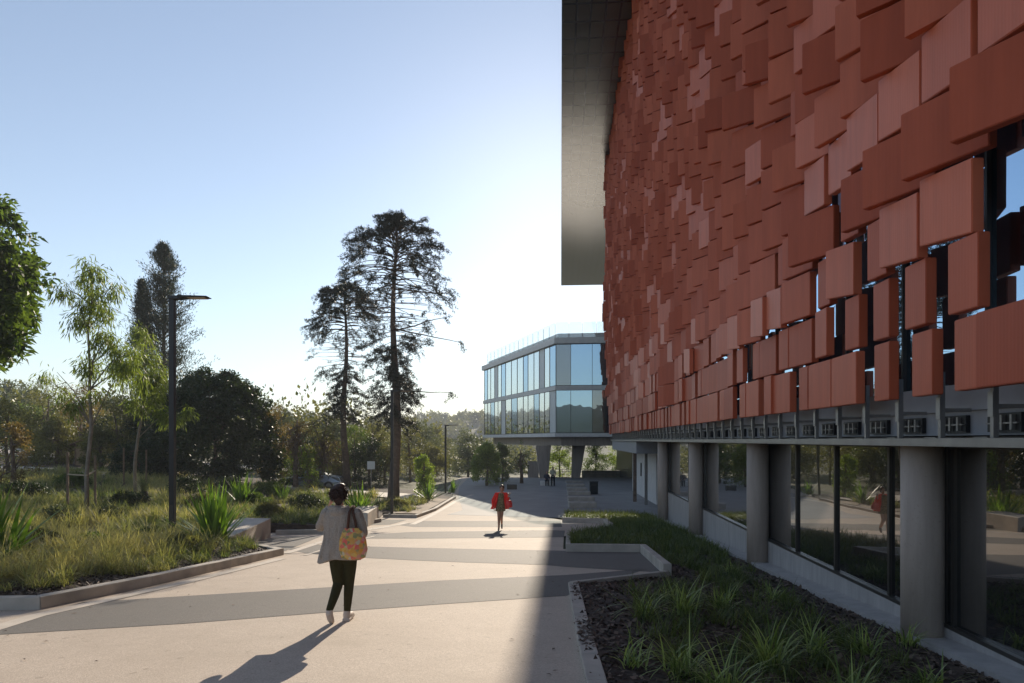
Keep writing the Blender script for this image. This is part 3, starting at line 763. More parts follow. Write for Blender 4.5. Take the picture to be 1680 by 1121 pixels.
# --- bunya pines
def bunya(label, px, Y, H, dome_r, seed, trunk_r=.36, low=3.4, strag=()):
    x = at(px, Y); z = gz2(x, Y); rg = np.random.default_rng(seed); t = empty('bunya_pine', label, 'tree', (x, Y, z)); mb = MB(); lf = Leafs()
    n = 12; mb.tube([(.12*math.sin(i*.8+seed), .1*math.cos(i*.6), H*.99*i/(n-1)-.15*(i == 0)) for i in range(n)], [trunk_r*(1-.82*(i/(n-1))**1.1)*(1.25 if i == 0 else 1) for i in range(n)], 10)
    def tuft(c, d, ln, dens=1.):
        k = int(46*dens*ln/.5); s = rg.uniform(0, 1, k)[:, None]
        d = np.array(d)/np.linalg.norm(d); P = np.array(c)+d*s*ln-np.array([0, 0, 1])*(s**2)*ln*.35+rg.normal(size=(k, 3))*.035
        D = rg.normal(size=(k, 3))+d*.7
        lf.leaves(P, D, rg.uniform(.09, .17, k), rg.uniform(.026, .042, k), rg, rg.uniform(0, 1, k))
    def branch(z0, az, L, rise, droop, bare, sub, r=.035):
        h = np.array([math.cos(az), math.sin(az), 0]); pts = []
        for s in np.linspace(0, 1, 6):
            pts.append(tuple(h*L*s+np.array([0, 0, z0+rise*L*s-droop*L*s*s])+rg.normal(size=3)*.03*L*s*.5))
        mb.tube(pts, [r*(1-.7*i/5) for i in range(6)], 4)
        for k in range(sub):
            s = bare+(1-bare)*(k+rg.uniform(0, 1))/sub; i = min(4, int(s*5)); f = s*5-i
            c = np.array(pts[i])*(1-f)+np.array(pts[i+1])*f
            d = h*rg.uniform(.2, 1)+rg.normal(size=3)*.5+np.array([0, 0, -.15]); tuft(c, d, rg.uniform(.3, .6))
    z1 = H*.775; z = H
    while z > z1:                                   # dome
        s = (H-z)/(H-z1); L = dome_r*math.sqrt(max(.02, s*(2-s)))*1.03
        for k in range(8): branch(z, rg.uniform(0, 6.28), L*rg.uniform(.88, 1.03), .55*(1-s)+.10, .35-.2*s+.25*s, .52+.14*s, 9 if s < .7 else 6)
        z -= .26
    z2 = H*.60
    while z > z2:                                   # long bare branches with tip tufts
        s = (z1-z)/(z1-z2)
        for k in range(7): branch(z, rg.uniform(0, 6.28), dome_r*rg.uniform(.6, 1.02)*(1-.2*s), .10-.15*s, .02+.08*rg.uniform(), .88, int(rg.integers(0, 3)), .026)
        z -= .27
    while z > low:                                  # ragged hanging regrowth
        s = (z2-z)/(z2-low)
        for k in range(5):
            L = dome_r*rg.uniform(.2, .9)*(.75+.25*math.sin(z*2.1+seed)); branch(z, rg.uniform(0, 6.28), L, rg.uniform(-.2, .25), .35, .35, int(4+L*3), .022)
        z -= .30
    for (zz, az, L, rs) in strag: branch(zz, az, L, rs, 0, .93, 4, .06)
    link("trunk", mb.mesh("trunk", M['bark'], smooth=True), t); link("crown", lf.mesh("crown", M['leafbunya']), t)
    return t
bunya('tallest pine with domed top and long bare side branches', 648, 39.5, 16.2, 3.25, 5, .31, 4.6, [(10.0, 0.0, 3.9, -.22), (9.9, .1, 2.9, .28), (6.4, .05, 3.3, -.02), (12.3, .2, 3.3, -.06)])
bunya('shorter domed pine standing left of the tallest pine', 566, 49, 14.3, 2.75, 8, .28, 4.8)
# --- spire conifer
def conifer(label, px, Y, top, hw, seed, lead=None):
    x = at(px, Y); z = gz2(x, Y); H = EYE+(HY-top)/F*Y-z; rg = np.random.default_rng(seed); t = empty('cypress_tree', label, 'tree', (x, Y, z)); mb = MB(); lf = Leafs()
    mb.tube([(0, 0, -.1), (.05, 0, H*.5), (0, 0, H)], [.22, .12, .02], 8)
    def spire(x0, H0, H1, r):
        for k in range(int((H1-H0)*44)):
            s = rg.uniform(0, 1)**.9; zz = H0+(H1-H0)*s; rr = r*(1-s)**.62*(.55+.45*rg.uniform())*(1+.22*math.sin(zz*2.3)+.12*math.sin(zz*5+1)); az = rg.uniform(0, 6.28)
            h = np.array([math.cos(az), math.sin(az), 0]); a = np.array([x0, 0, zz-.25*rr]); c = np.array([x0, 0, zz])+h*rr+np.array([0, 0, .45*rr])
            mb.tube([a, c], [.02, .006], 3, cap=False)
            n = 42; f = rg.uniform(.25, 1.15, n)[:, None]; P = a+(c-a)*f+rg.normal(size=(n, 3))*.13
            lf.leaves(P, h*.5+rg.normal(size=(n, 3))*.4+np.array([0, 0, .9]), rg.uniform(.14, .28, n), .05, rg, rg.uniform(0, 1, n))
    spire(0, 1.5, H, hw/F*Y)
    if lead: spire(lead[0], lead[1], lead[2], .8)
    link("trunk", mb.mesh("trunk", M['bark']), t); link("crown", lf.mesh("crown", M['leafconif']), t)
conifer('grey green conical cypress rising behind the black lamp post', 268, 50, 403, 80, 3, (-1.55, 8.5, 13.6))
# --- the rest of the trees and shrubs: (name, label, px, Y, top, bottom, halfwidth, leaf, n, per, L, W, extra)
TL = [
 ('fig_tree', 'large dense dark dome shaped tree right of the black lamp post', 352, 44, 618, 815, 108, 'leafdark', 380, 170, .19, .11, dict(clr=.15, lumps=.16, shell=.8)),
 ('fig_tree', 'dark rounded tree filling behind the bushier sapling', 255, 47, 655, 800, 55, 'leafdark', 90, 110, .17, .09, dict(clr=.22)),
 ('shrub', 'olive bush at the far left under the big tree', 12, 38, 662, 770, 62, 'leafolive', 70, 90, .16, .06, {}),
 ('wattle_tree', 'loose olive brown tree second from the left edge', 78, 54, 628, 745, 48, 'leafolive', 60, 80, .2, .06, {}),
 ('wattle_tree', 'brown green tree behind the taller sapling trunk', 132, 52, 632, 775, 46, 'leafrust', 60, 70, .18, .06, {}),
 ('shrub', 'dark olive shrub between the two saplings', 190, 46, 655, 790, 48, 'leafolive', 80, 90, .16, .06, {}),
 ('shrub', 'low brown shrub at the left edge above the sword leaves', 20, 30, 700, 775, 34, 'leafrust', 26, 60, .14, .05, {}),
 ('hazy_tree', 'grey green distant tree crown behind the left shrubs', 8, 95, 612, 700, 30, 'leafgrey', 40, 60, .5, .2, {}),
 ('hazy_tree', 'faint grey tree between left shrubs and cypress', 178, 110, 640, 710, 34, 'leafgrey', 40, 60, .5, .2, {}),
 ('shrub', 'red brown scrubby bush just right of the dark dome tree', 448, 46, 668, 800, 30, 'leafrust', 50, 60, .14, .05, {}),
 ('scrub_tree', 'thin twiggy tree with rust leaves left of the walking woman', 486, 44, 655, 800, 38, 'leafrust', 44, 34, .14, .05, dict(limbs=40, clr=.22)),
 ('scrub_tree', 'open branched olive tree above the walking woman', 530, 47, 682, 815, 34, 'leafolive', 55, 50, .15, .05, dict(limbs=40)),
 ('shrub', 'green bush below the shorter pine', 582, 54, 700, 810, 40, 'leafmid', 60, 70, .16, .06, {}),
 ('scrub_tree', 'brown olive tree left of the tallest pine trunk', 612, 58, 680, 800, 42, 'leafolive', 70, 60, .18, .06, dict(limbs=30)),
 ('shrub', 'shaded shrub right behind the tallest pine trunk', 672, 60, 690, 800, 30, 'leafolive', 50, 60, .18, .06, {}),
 ('shrub', 'small bright green rounded bush beside the tallest pine', 696, 47, 745, 806, 17, 'leafbright', 40, 110, .13, .06, dict(clr=.3)),
 ('round_tree', 'hazy grey green round tree behind the far lamp post', 768, 95, 712, 788, 42, 'leafgrey', 70, 90, .3, .13, {}),
 ('round_tree', 'brown green round tree left of the far lamp post', 716, 110, 700, 775, 30, 'leafolive', 50, 70, .3, .12, {}),
 ('bamboo_clump', 'bright green upright bush under the left corner of the glass building', 799, 60, 727, 800, 22, 'leafbright', 80, 110, .2, .06, dict(clr=.3)),
 ('bamboo_clump', 'duller green upright bush next to the bright one under the glass building', 824, 66, 728, 800, 16, 'leafmid', 50, 80, .2, .06, {}),
 ('thin_tree', 'thin see through sapling against the bright gap under the glass building', 855, 64, 722, 796, 20, 'leafmid', 26, 30, .2, .06, dict(limbs=24, clr=.2)),
 ('bamboo_clump', 'leafy green screen between the two splayed legs', 918, 100, 722, 782, 24, 'leafbright', 60, 90, .25, .08, {}),
 ('bamboo_clump', 'leafy green screen right of the second splayed leg', 978, 101, 722, 782, 24, 'leafmid', 60, 90, .25, .08, {}),
 ('bamboo_clump', 'rightmost green screen beside the red building end', 1018, 102, 722, 782, 22, 'leafbright', 60, 90, .25, .08, {}),
]
TL += [
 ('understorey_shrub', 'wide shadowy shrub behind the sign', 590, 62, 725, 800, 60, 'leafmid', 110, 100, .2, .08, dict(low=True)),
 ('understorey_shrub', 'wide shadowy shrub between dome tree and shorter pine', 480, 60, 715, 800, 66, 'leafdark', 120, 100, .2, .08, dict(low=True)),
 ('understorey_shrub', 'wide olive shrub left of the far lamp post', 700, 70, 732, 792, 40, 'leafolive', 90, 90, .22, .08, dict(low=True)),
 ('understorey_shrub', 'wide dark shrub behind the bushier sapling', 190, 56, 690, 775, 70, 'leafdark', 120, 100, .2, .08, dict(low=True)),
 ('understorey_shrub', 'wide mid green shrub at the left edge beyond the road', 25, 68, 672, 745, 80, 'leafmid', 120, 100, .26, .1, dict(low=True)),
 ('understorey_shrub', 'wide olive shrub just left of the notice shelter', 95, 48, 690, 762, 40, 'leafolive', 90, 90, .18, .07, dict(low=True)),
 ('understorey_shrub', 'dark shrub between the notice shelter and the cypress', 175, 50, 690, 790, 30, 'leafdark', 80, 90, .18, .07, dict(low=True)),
 ('shrub', 'dense dark understory bush below the thin twiggy tree', 500, 47, 735, 822, 44, 'leafmid', 70, 80, .15, .06, {}),
 ('shrub', 'yellow green bush beside the right end of the dark dome tree', 505, 44, 745, 812, 20, 'leafbright', 30, 70, .12, .05, {}),
 ('shrub', 'brown leaved scrub just left of the shorter pine trunk', 545, 52, 730, 815, 30, 'leafrust', 60, 80, .15, .06, {}),
 ('shrub', 'dark shrub between the two pine trunks', 606, 50, 722, 812, 28, 'leafdark', 60, 90, .15, .07, {}),
 ('shrub', 'olive shrub hanging low behind the thin lamp post', 632, 54, 735, 812, 26, 'leafolive', 60, 80, .15, .06, {}),
 ('shrub', 'dark low bush at the far left behind the road', 100, 58, 700, 760, 60, 'leafdark', 80, 80, .2, .09, {}),
 ('shrub', 'shaded bush below the bushier sapling', 225, 40, 725, 800, 42, 'leafdark', 70, 90, .15, .07, {}),
 ('shrub', 'olive bush left of the cypress trunk', 165, 44, 705, 785, 36, 'leafolive', 60, 80, .15, .06, {}),
 ('hazy_tree', 'grey hazy tree just right of the tallest pine', 690, 80, 690, 790, 38, 'leafgrey', 70, 80, .25, .1, dict(low=True)),
 ('hazy_tree', 'soft hazy tree behind the car', 540, 75, 690, 800, 44, 'leafgrey', 70, 80, .25, .1, dict(low=True)),
 ('hazy_tree', 'soft hazy tree between the dome tree and the thin twiggy tree', 462, 72, 680, 800, 44, 'leafgrey', 70, 80, .25, .1, dict(low=True)),
 ('hazy_tree', 'grey hazy tree beyond the far left road', 50, 85, 640, 740, 60, 'leafgrey', 70, 80, .35, .14, dict(low=True)),
]
for k, (nm, lab, px, Y, top, bot, hw, leaf, n, per, L, Wd, ex) in enumerate(TL):
    cat = 'shrub' if 'shrub' in nm else ('bamboo' if nm == 'bamboo_clump' else 'tree')
    broad(nm, lab, px, Y, top, bot, hw, leaf, 100+k, n=n, per=per, L=L, Wd=Wd, cat=cat, tr=.10 if nm in ('shrub', 'bamboo_clump') else .15, **{'low': nm in ('shrub', 'bamboo_clump', 'fig_tree', 'wattle_tree', 'round_tree'), **ex})
# --- far woodland on the rising ground: nobody could count it
rg = np.random.default_rng(5); lf = Leafs()
N = 1000
for k in range(N):
    y = 70+rg.uniform(0, 1)**1.3*520; px = rg.uniform(-160, 880); x = at(px, y)
    if y < 100 and 640 < px: continue
    if y < 130 and px > 700: continue
    z = ground_fn(x, y); r = rg.uniform(2.2, 4.8); h = rg.uniform(4, 9); n = 230; s = .25+y*.0016
    q = unit(rg.normal(size=(n, 3)))*rg.uniform(.5, 1, size=(n, 1)); q *= (1+.3*np.sin(q[:, :1]*5+k)); P = np.array([x, y, z+h*.45])+q*np.array([r, r, h*.5])
    lf.leaves(P, q+rg.normal(size=(n, 3))*.5, rg.uniform(1.0, 1.9, n)*s, rg.uniform(.6, 1.1, n)*s, rg, np.clip(rg.uniform(0, .8)+rg.uniform(-.2, .2, n), 0, 1))
tag(link("woodland", lf.mesh("woodland", M['leafolive'])), 'hazy grey green woodland covering the far slopes', 'woodland', kind='stuff')
# ------------------------------------------------------------------ grasses
def blades_np(P, az, lean, L, w, curl, seg=3):
    n = len(P); h = np.stack([np.cos(az), np.sin(az), np.zeros(n)], 1); sd = np.stack([-np.sin(az), np.cos(az), np.zeros(n)], 1)
    rows = []
    for k in range(seg+1):
        s = k/seg; a = lean+curl*s*s
        pos = P+h*(L*s*np.sin(lean+curl*s*.6))[:, None]+np.array([0, 0, 1.])*(L*s*np.cos(lean+curl*s*.75))[:, None]
        ww = w*(1-s**2.2)*.5+w*.03
        rows.append(np.stack([pos-sd*ww[:, None], pos+sd*ww[:, None]], 1))
    V = np.stack(rows, 1).reshape(n, -1, 3); m = 2*(seg+1)
    b = (np.arange(n)*m)[:, None]
    Fq = np.concatenate([np.stack([b[:, 0]+2*k, b[:, 0]+2*k+1, b[:, 0]+2*k+3, b[:, 0]+2*k+2], 1) for k in range(seg)])
    return V.reshape(-1, 3), Fq, m
def inside(poly, x, y):
    c = False; n = len(poly)
    for i in range(n):
        x1, y1 = poly[i]; x2, y2 = poly[(i+1) % n]
        if (y1 > y) != (y2 > y) and x < (x2-x1)*(y-y1)/(y2-y1)+x1: c = not c
    return c
def edge_dist(poly, x, y):
    d = 9e9; n = len(poly)
    for i in range(n):
        x1, y1 = poly[i]; x2, y2 = poly[(i+1) % n]; L = (x2-x1)**2+(y2-y1)**2+1e-9; t = min(1, max(0, ((x-x1)*(x2-x1)+(y-y1)*(y2-y1))/L))
        d = min(d, math.hypot(x-x1-t*(x2-x1), y-y1-t*(y2-y1)))
    return d
rg = np.random.default_rng(12); lf = Leafs(); cnt = 0
for k in range(11500):
    y = 6.5+rg.uniform(0, 1)**.8*36; x = -5.0-rg.uniform(0, 1)*(1+y*.82); px = CX+F*x/y
    if px < -60 or not inside(leftA, x, y): continue
    e = edge_dist(leftA, x, y)
    v = vn(x*.55, y*.55, 2); v2 = vn(x*.5+7, y*.35, 4)
    if e < .25 or (v < .40 and e < 4.5) or v < .26 or rg.uniform() > .05+.75*v: continue
    if any(math.hypot(x-a, y-b) < .45 for a, b in ((-9.2, 18.2),)): continue
    dry = np.clip(v2*1.5-.25+rg.normal()*.15, 0, 1)
    n = int(70 if y < 20 else 44 if y < 30 else 28); hh = rg.uniform(.22, .58)*(1+.25*dry)*(.75 if e < .8 else 1)
    P = np.stack([x+rg.normal(size=n)*.06, y+rg.normal(size=n)*.06, np.full(n, bed_left(x, y)-.02)], 1)
    V, Fq, m = blades_np(P, rg.uniform(0, 6.28, n), rg.uniform(.05, .85, n), hh*rg.uniform(.6, 1.25, n), np.full(n, (.006+.0006*y)), rg.uniform(.3, 1.3, n))
    lf.add(V, Fq, np.repeat(np.clip(dry*.8+rg.uniform(-.15, .25, n), 0, 1), m)); cnt += 1
tag(link("tussock_grass", lf.mesh("tussock_grass", M['grass'])), 'green and straw coloured tussock grasses filling the left garden bed', 'grass', kind='stuff')
lf = Leafs()
for k in range(5200):
    y = 4.5+rg.uniform(0, 1)**1.05*29; X = rg.uniform(.0, 4.3); x = X*math.cos(TH)+y*math.sin(TH)
    if not inside(rp, x, y): continue
    e = edge_dist(rp, x, y); v = vn(x*.9+3, y*.6, 6)
    dens = .10+(.38 if y > 13 else .22)*v+(.5 if y > 17 else 0)+(.4 if y > 26 else 0)
    if e < .15 or rg.uniform() > dens or (y < 14 and e < .7): continue
    n = 30 if y < 14 else 26; hh = rg.uniform(.18, .38)*(1.1 if y > 18 else 1); dry = rg.uniform(0, .5)+(.35 if y > 27 else 0)  # random dryness, plus sunlight on the far end painted as paler blades
    P = np.stack([x+rg.normal(size=n)*.06, y+rg.normal(size=n)*.06, np.full(n, bed_right(x, y)-.02)], 1)
    V, Fq, m = blades_np(P, rg.uniform(0, 6.28, n), rg.uniform(.05, .7, n), hh*rg.uniform(.6, 1.3, n), np.full(n, .006+.0005*y), rg.uniform(.3, 1.4, n))
    lf.add(V, Fq, np.repeat(np.clip(dry+rg.uniform(-.2, .3, n), 0, 1), m))
tag(link("groundcover_grass", lf.mesh("groundcover_grass", M['grassgreen'])), 'short green grasses planted through the shaded mulch bed beside the building', 'grass', kind='stuff')
# loose mulch chips near the camera
V = []; Fq = []; T = []
rg = np.random.default_rng(3)
for poly, fn, n, (xa, xb), (ya, yb) in ((rp, bed_right, 26000, (0, 6), (5, 20)), (leftA, bed_left, 16000, (-9.5, -5), (7.5, 20))):
    xs = rg.uniform(xa, xb, n); ys = ya+(yb-ya)*rg.uniform(0, 1, n)**1.3
    for x, y in zip(xs, ys):
        if not inside(poly, x, y): continue
        a = rg.uniform(0, 3.14); l = rg.uniform(.012, .045); w = l*rg.uniform(.3, .6); z = fn(x, y)+rg.uniform(.004, .018); c, s = math.cos(a), math.sin(a); b = len(V); t1, t2 = rg.normal(size=2)*.35*l
        V += [(x-c*l-s*w, y-s*l+c*w, z-t1), (x+c*l-s*w, y+s*l+c*w, z+t1+t2), (x+c*l+s*w, y+s*l-c*w, z+t1), (x-c*l+s*w, y-s*l-c*w, z-t1-t2)]; Fq.append((b, b+1, b+2, b+3)); T += [rg.uniform()**2]*4
mm_, t, b = newmat('bark_chip'); a = t.nodes.new("ShaderNodeAttribute"); a.attribute_name = "tint"
t.links.new(mixcol(t, a.outputs["Fac"], (.04, .025, .018), (.20, .14, .10)), b.inputs["Base Color"]); b.inputs["Roughness"].default_value = .8
tag(link("bark_mulch", np_mesh("bark_mulch", np.array(V), np.array(Fq), mm_, np.array(T))), 'loose brown bark chips on the garden beds', 'mulch', kind='stuff')
rg = np.random.default_rng(31); V = []; Fq = []; T = []
for k in range(110):
    y = 6+rg.uniform()**1.4*22; x = rg.uniform(-6.0, 1.0)
    if rg.uniform() < .5: x = -5.9+abs(rg.normal())*.5 if rg.uniform() < .5 else .9-abs(rg.normal())*.4
    if inside(rp, x, y) or inside(leftA, x, y): continue
    a = rg.uniform(0, 6.28); l = rg.uniform(.015, .04); w = l*.4; z = base(x, y)+.012; c, s_ = math.cos(a), math.sin(a); b = len(V)
    V += [(x-c*l, y-s_*l, z), (x-s_*w, y+c*w, z+.008), (x+c*l, y+s_*l, z), (x+s_*w, y-c*w, z+.004)]; Fq.append((b, b+1, b+2, b+3)); T += [rg.uniform()]*4
tag(link("leaf_litter", np_mesh("leaf_litter", np.array(V), np.array(Fq), mm_, np.array(T))), 'scattered dry leaves lying on the paved path', 'leaf litter', kind='stuff')
# ------------------------------------------------------------------ individual plants
def blade_plant(name, label, cat, x, y, z, n, L, w, lean, curl, mat, seed, group=None, base_r=.1, seg=5, stem=0, rz=0):
    rg = np.random.default_rng(seed); t = empty(name, label, cat, (x, y, z), rz, group)
    P = np.stack([rg.normal(size=n)*base_r, rg.normal(size=n)*base_r, np.full(n, stem-.03)], 1)
    u = rg.uniform(0, 1, n)
    V, Fq, m = blades_np(P, rg.uniform(0, 6.28, n), lean[0]+(lean[1]-lean[0])*u**1.2, L*rg.uniform(.65, 1.1, n), np.full(n, w)*rg.uniform(.8, 1.15, n), curl[0]+(curl[1]-curl[0])*rg.uniform(0, 1, n), seg)
    link("leaves", np_mesh("leaves", V, Fq, M[mat], np.repeat(rg.uniform(0, 1, n), m)), t)
    if stem: MB().tube([(0, 0, -.1), (.02, 0, stem*.6), (0, 0, stem+.02)], [.17, .16, .13], 12).build("stem", M['trunkdark'], t, smooth=True)
    return t
def plant(name, label, px, py, n, L, w, lean, curl, mat, seed, fn=bed_left, **k):
    q = Gp(px, py, fn); return blade_plant(name, label, 'plant', q.x, q.y, q.z, n, L, w, lean, curl, mat, seed, **k)
SG = 'sword leaved lilies in the left bed'
plant('sword_lily', 'big sword leaved plant cut by the left edge of the photo', -8, 925, 80, 1.5, .10, (.05, 1.3), (.0, .3), 'sword', 1, group=SG, base_r=.12)
plant('sword_lily', 'upright sword leaved plant right of the black lamp post base', 352, 892, 84, 1.6, .095, (.02, 1.0), (.0, .2), 'sword', 2, group=SG)
plant('sword_lily', 'dark sword leaved plant against the dome tree', 396, 832, 40, 1.6, .10, (.05, .7), (.0, .2), 'sword', 3, group=SG)
plant('sword_lily', "bright green sword leaved plant beside the walking woman's shoulder", 590, 848, 44, 1.6, .11, (.05, .9), (.0, .3), 'sword', 4, group=SG)
plant('sword_lily', 'small spiky plant below the round bright bush', 703, 821, 34, 1.5, .10, (.1, 1.1), (0, .3), 'sword', 5, group=SG)
plant('sword_lily', 'dark spiky plant at the foot of the far lamp post', 742, 808, 24, 1.2, .08, (.1, .9), (0, .2), 'sword', 6, group=SG)
plant('sword_lily', 'half hidden spiky plant above the far left road kerb', 465, 822, 22, 1.1, .07, (.1, .9), (0, .2), 'sword', 7, group=SG)
plant('grass_tree', 'grass tree with short black trunk and fine spherical head', 236, 830, 520, .85, .007, (.05, 2.2), (0, .35), 'leafgrey', 8, stem=.55, base_r=.04, seg=3)
GS = 'strappy tufts in the shaded bed'
strap = [("tuft of arching strap leaves at the bottom centre of the shaded bed", 1120, 1108, 46, .62), ("bright arching tuft at the bottom right of the shaded bed", 1262, 1098, 54, .66),
 ("upright tuft in the middle of the shaded bed", 1120, 1010, 44, .72), ("low spreading tuft with long sideways leaves", 1060, 1012, 26, .75),
 ("bushy tuft a little right of the bed's middle", 1185, 1002, 60, .50), ("tuft by the footing below the second nearest column", 1270, 985, 36, .42),
 ("tuft near the nearest column base", 1420, 1075, 44, .45), ("broad leafy tuft close to the footing strip", 1340, 1075, 40, .50), ("tuft at the very bottom by the footing strip", 1530, 1135, 34, .40),
 ("small tuft just behind the diagonal pale kerb", 1090, 985, 24, .45), ("tuft between footing and bed middle", 1200, 945, 36, .42), ("loose tuft left of the bottom centre one", 1040, 1095, 26, .42),
 ("thin grassy tuft at the base of the nearest column", 1490, 1062, 26, .45), ("half cut off tuft at the bottom edge of the bed", 1190, 1150, 44, .6), ("tuft cut by the lower edge near the right corner", 1400, 1160, 44, .55)]
for k, (lab, px, py, n, L) in enumerate(strap):
    q = Gp(px, py, bed_right); blade_plant('strap_leaf_tuft', lab, 'plant', q.x, q.y, q.z, int(n*1.5), L, .017, (.05, .8), (.3, 1.6), 'strap', 40+k, GS, .06, 6)
MIDG = 'fine grey green bushes in the left bed'
MB_ = [(95, 862, 'leafgrey', .5, 'grey green fine leaved mound below the taller sapling'), (180, 858, 'leafgrey', .45, 'grey green mound left of the lamp post base'), (330, 838, 'leafolive', .6, 'dull green mound behind the upright sword plant'),
 (440, 850, 'leafolive', .55, 'olive mound above the concrete bench'), (40, 820, 'leafdark', .7, 'dark green mound at the left edge behind the big sword plant'), (120, 800, 'leafmid', .7, 'mid green mound behind the taller sapling'),
 (305, 812, 'leafdark', .8, 'dark mound under the dome tree, right of the lamp post'), (375, 808, 'leafdark', .8, 'dark mound under the right half of the dome tree'), (440, 815, 'leafmid', .8, 'green mound at the right foot of the dome tree'),
 (500, 838, 'leafdark', .7, "dark mound left of the walking woman's head"), (250, 890, 'leafmid', .35, 'small green mound just left of the lamp post foot'), (60, 905, 'leafolive', .4, 'low olive mound right of the big sword plant'),
 (150, 905, 'leafmid', .35, 'low green mound near the kerb left of the lamp post'), (415, 832, 'leafmid', .6, 'green mound above the left end of the concrete bench'), (650, 836, 'leafolive', .5, 'low mound at the foot of the thin lamp post'), (300, 905, 'leafolive', .35, 'low olive mound below the upright sword plant'), (210, 835, 'leafdark', .6, 'dark mound by the grass tree')]
for k, (px, py, lf_, r_, lab) in enumerate(MB_):
    q = Gp(px, py, bed_left); tree('low_bush', lab, 'bush', q.x, q.y, q.z, .6, r_*.5, (r_*1.15, r_, r_*.55), 60, 60, .10, .03, lf_, 'bark', 300+k, .02, group=MIDG, clr=.28, low=True)
# --- haze over the whole place
hz = MB().box(-930, 930, -330, 1030, -14, 48).build("haze"); tag(hz, kind='stuff')
mh = bpy.data.materials.new('haze_air'); mh.use_nodes = True; th_ = mh.node_tree; th_.nodes.remove(th_.nodes["Principled BSDF"])
pv = th_.nodes.new("ShaderNodeVolumePrincipled"); pv.inputs["Color"].default_value = (.90, .94, 1, 1); pv.inputs["Density"].default_value = .0008; pv.inputs["Anisotropy"].default_value = .0
th_.links.new(pv.outputs[0], th_.nodes["Material Output"].inputs["Volume"]); hz.data.materials.append(mh)
# ================================================================== STREET OBJECTS
warm = simple('lamp_diffuser', (.75, .6, .45), .5)
def lamp(label, x, y, z, H, scale=1.0, arm=.92, grp='black lamp posts along the path'):
    t = empty('lamp_post', label, 'lamp post', (x, y, z), 0, grp)
    MB().box(-.065, .065, -.065, .065, -.3, H).build('post', M['black'], t, bevel=.012)
    MB().box(-.16, .16, -.16, .16, -.1, .02).build('base_plate', M['black'], t, bevel=.005)
    MB().box(-.045, .045, -.067, -.0651, .45, .85).build('access_hatch', M['darkmetal'], t)
    m = MB(); z0 = H
    m.hexa([(-.065, -.10, z0-.09), (.25, -.10, z0-.09), (.25, .10, z0-.09), (-.065, .10, z0-.09), (-.065, -.10, z0+.001), (.25, -.10, z0+.001), (.25, .10, z0+.001), (-.065, .10, z0+.001)])
    m.build('arm', M['black'], t, bevel=.01)
    h = MB(); h.hexa([(.20, -.19, z0-.055), (arm, -.15, z0-.045), (arm, .15, z0-.045), (.20, .19, z0-.055), (.20, -.19, z0-.004), (arm, -.15, z0-.02), (arm, .15, z0-.02), (.20, .19, z0-.004)])
    h = h.build('lamp_head', M['black'], t, bevel=.008)
    MB().box(.42, arm-.06, -.12, .12, z0-.062, z0-.0555).build('diffuser', warm, h)
    return t
q = Gp(283, 884, bed_left); lamp('tall black lamp post nearest the camera, in the left grass bed', q.x, q.y, q.z, EYE+(HY-486)/F*q.y-q.z)
q = Gp(643, 843, bed_left); lamp('thin black lamp post standing in front of the tallest pine trunk', q.x, q.y, q.z, 5.9)
q = Gp(731, 812, base); lamp('farthest small black lamp post right of the tallest pine', q.x, q.y, q.z, EYE+(HY-697)/F*q.y-q.z)
def block(name, label, cat, poly, h, mat=None, bev=.02, group=None, sink=.3):
    x, y = poly[0]; z = base(x, y)
    o = MB().prism([(a-x, b-y) for a, b in poly], lambda a, b: -sink, lambda a, b: h).build(name, mat or M['edge'], None, (x, y, z), bevel=bev)
    return tag(o, label, cat, group)
block('concrete_bench', 'wedge shaped pale concrete bench left of the walking woman', 'bench', [(-7.3, 17.7), (-7.74, 21.9), (-8.7, 22.1), (-8.9, 19.2)], .34)
block('concrete_bench', 'far concrete bench just right of the walking woman', 'bench', [(-5.75, 27.2), (-5.9, 30.2), (-6.8, 30.4), (-6.7, 28.2)], .55)
# seating blocks stepping away along the plaza
for k, (xl, xr, yb, th_px) in enumerate([(934, 979, 834, 9), (933, 976, 824, 8), (932, 969, 813, 6), (931, 964, 806, 5), (930, 960, 799, 4), (929, 957, 793, 3.5)]):
    q = Gp(xl, yb); Y = q.y
    block('seating_block', ('nearest', 'second nearest', 'third', 'fourth', 'fifth', 'farthest')[k]+' low concrete seating block in the shaded row by the bin', 'bench', [(q.x, Y), (at(xr, Y), Y), (at(xr, Y), Y+.9), (q.x, Y+.9)], th_px/F*Y, M['kerb'], .015, 'low seating blocks on the plaza')
q = Gp(974, 811); t = empty('litter_bin', 'square black litter bin beside the seating blocks', 'bin', (q.x, q.y, q.z))
MB().box(-.28, .28, -.28, .28, .03, .86).build('bin_body', M['black'], t, bevel=.02); MB().box(-.31, .31, -.31, .31, .861, .93).build('lid', M['darkmetal'], t, bevel=.015)
MB().box(-.2, .2, -.30, -.281, .60, .78).build('opening', M['darkmetal'], t)
q = Gp(840, 803); t = empty('planter_box', 'dark low box on the plaza behind the woman in red', 'planter', (q.x, q.y, q.z)); MB().box(-.4, .4, -.3, .3, 0, .42).build('box', M['darkmetal'], t, bevel=.02)
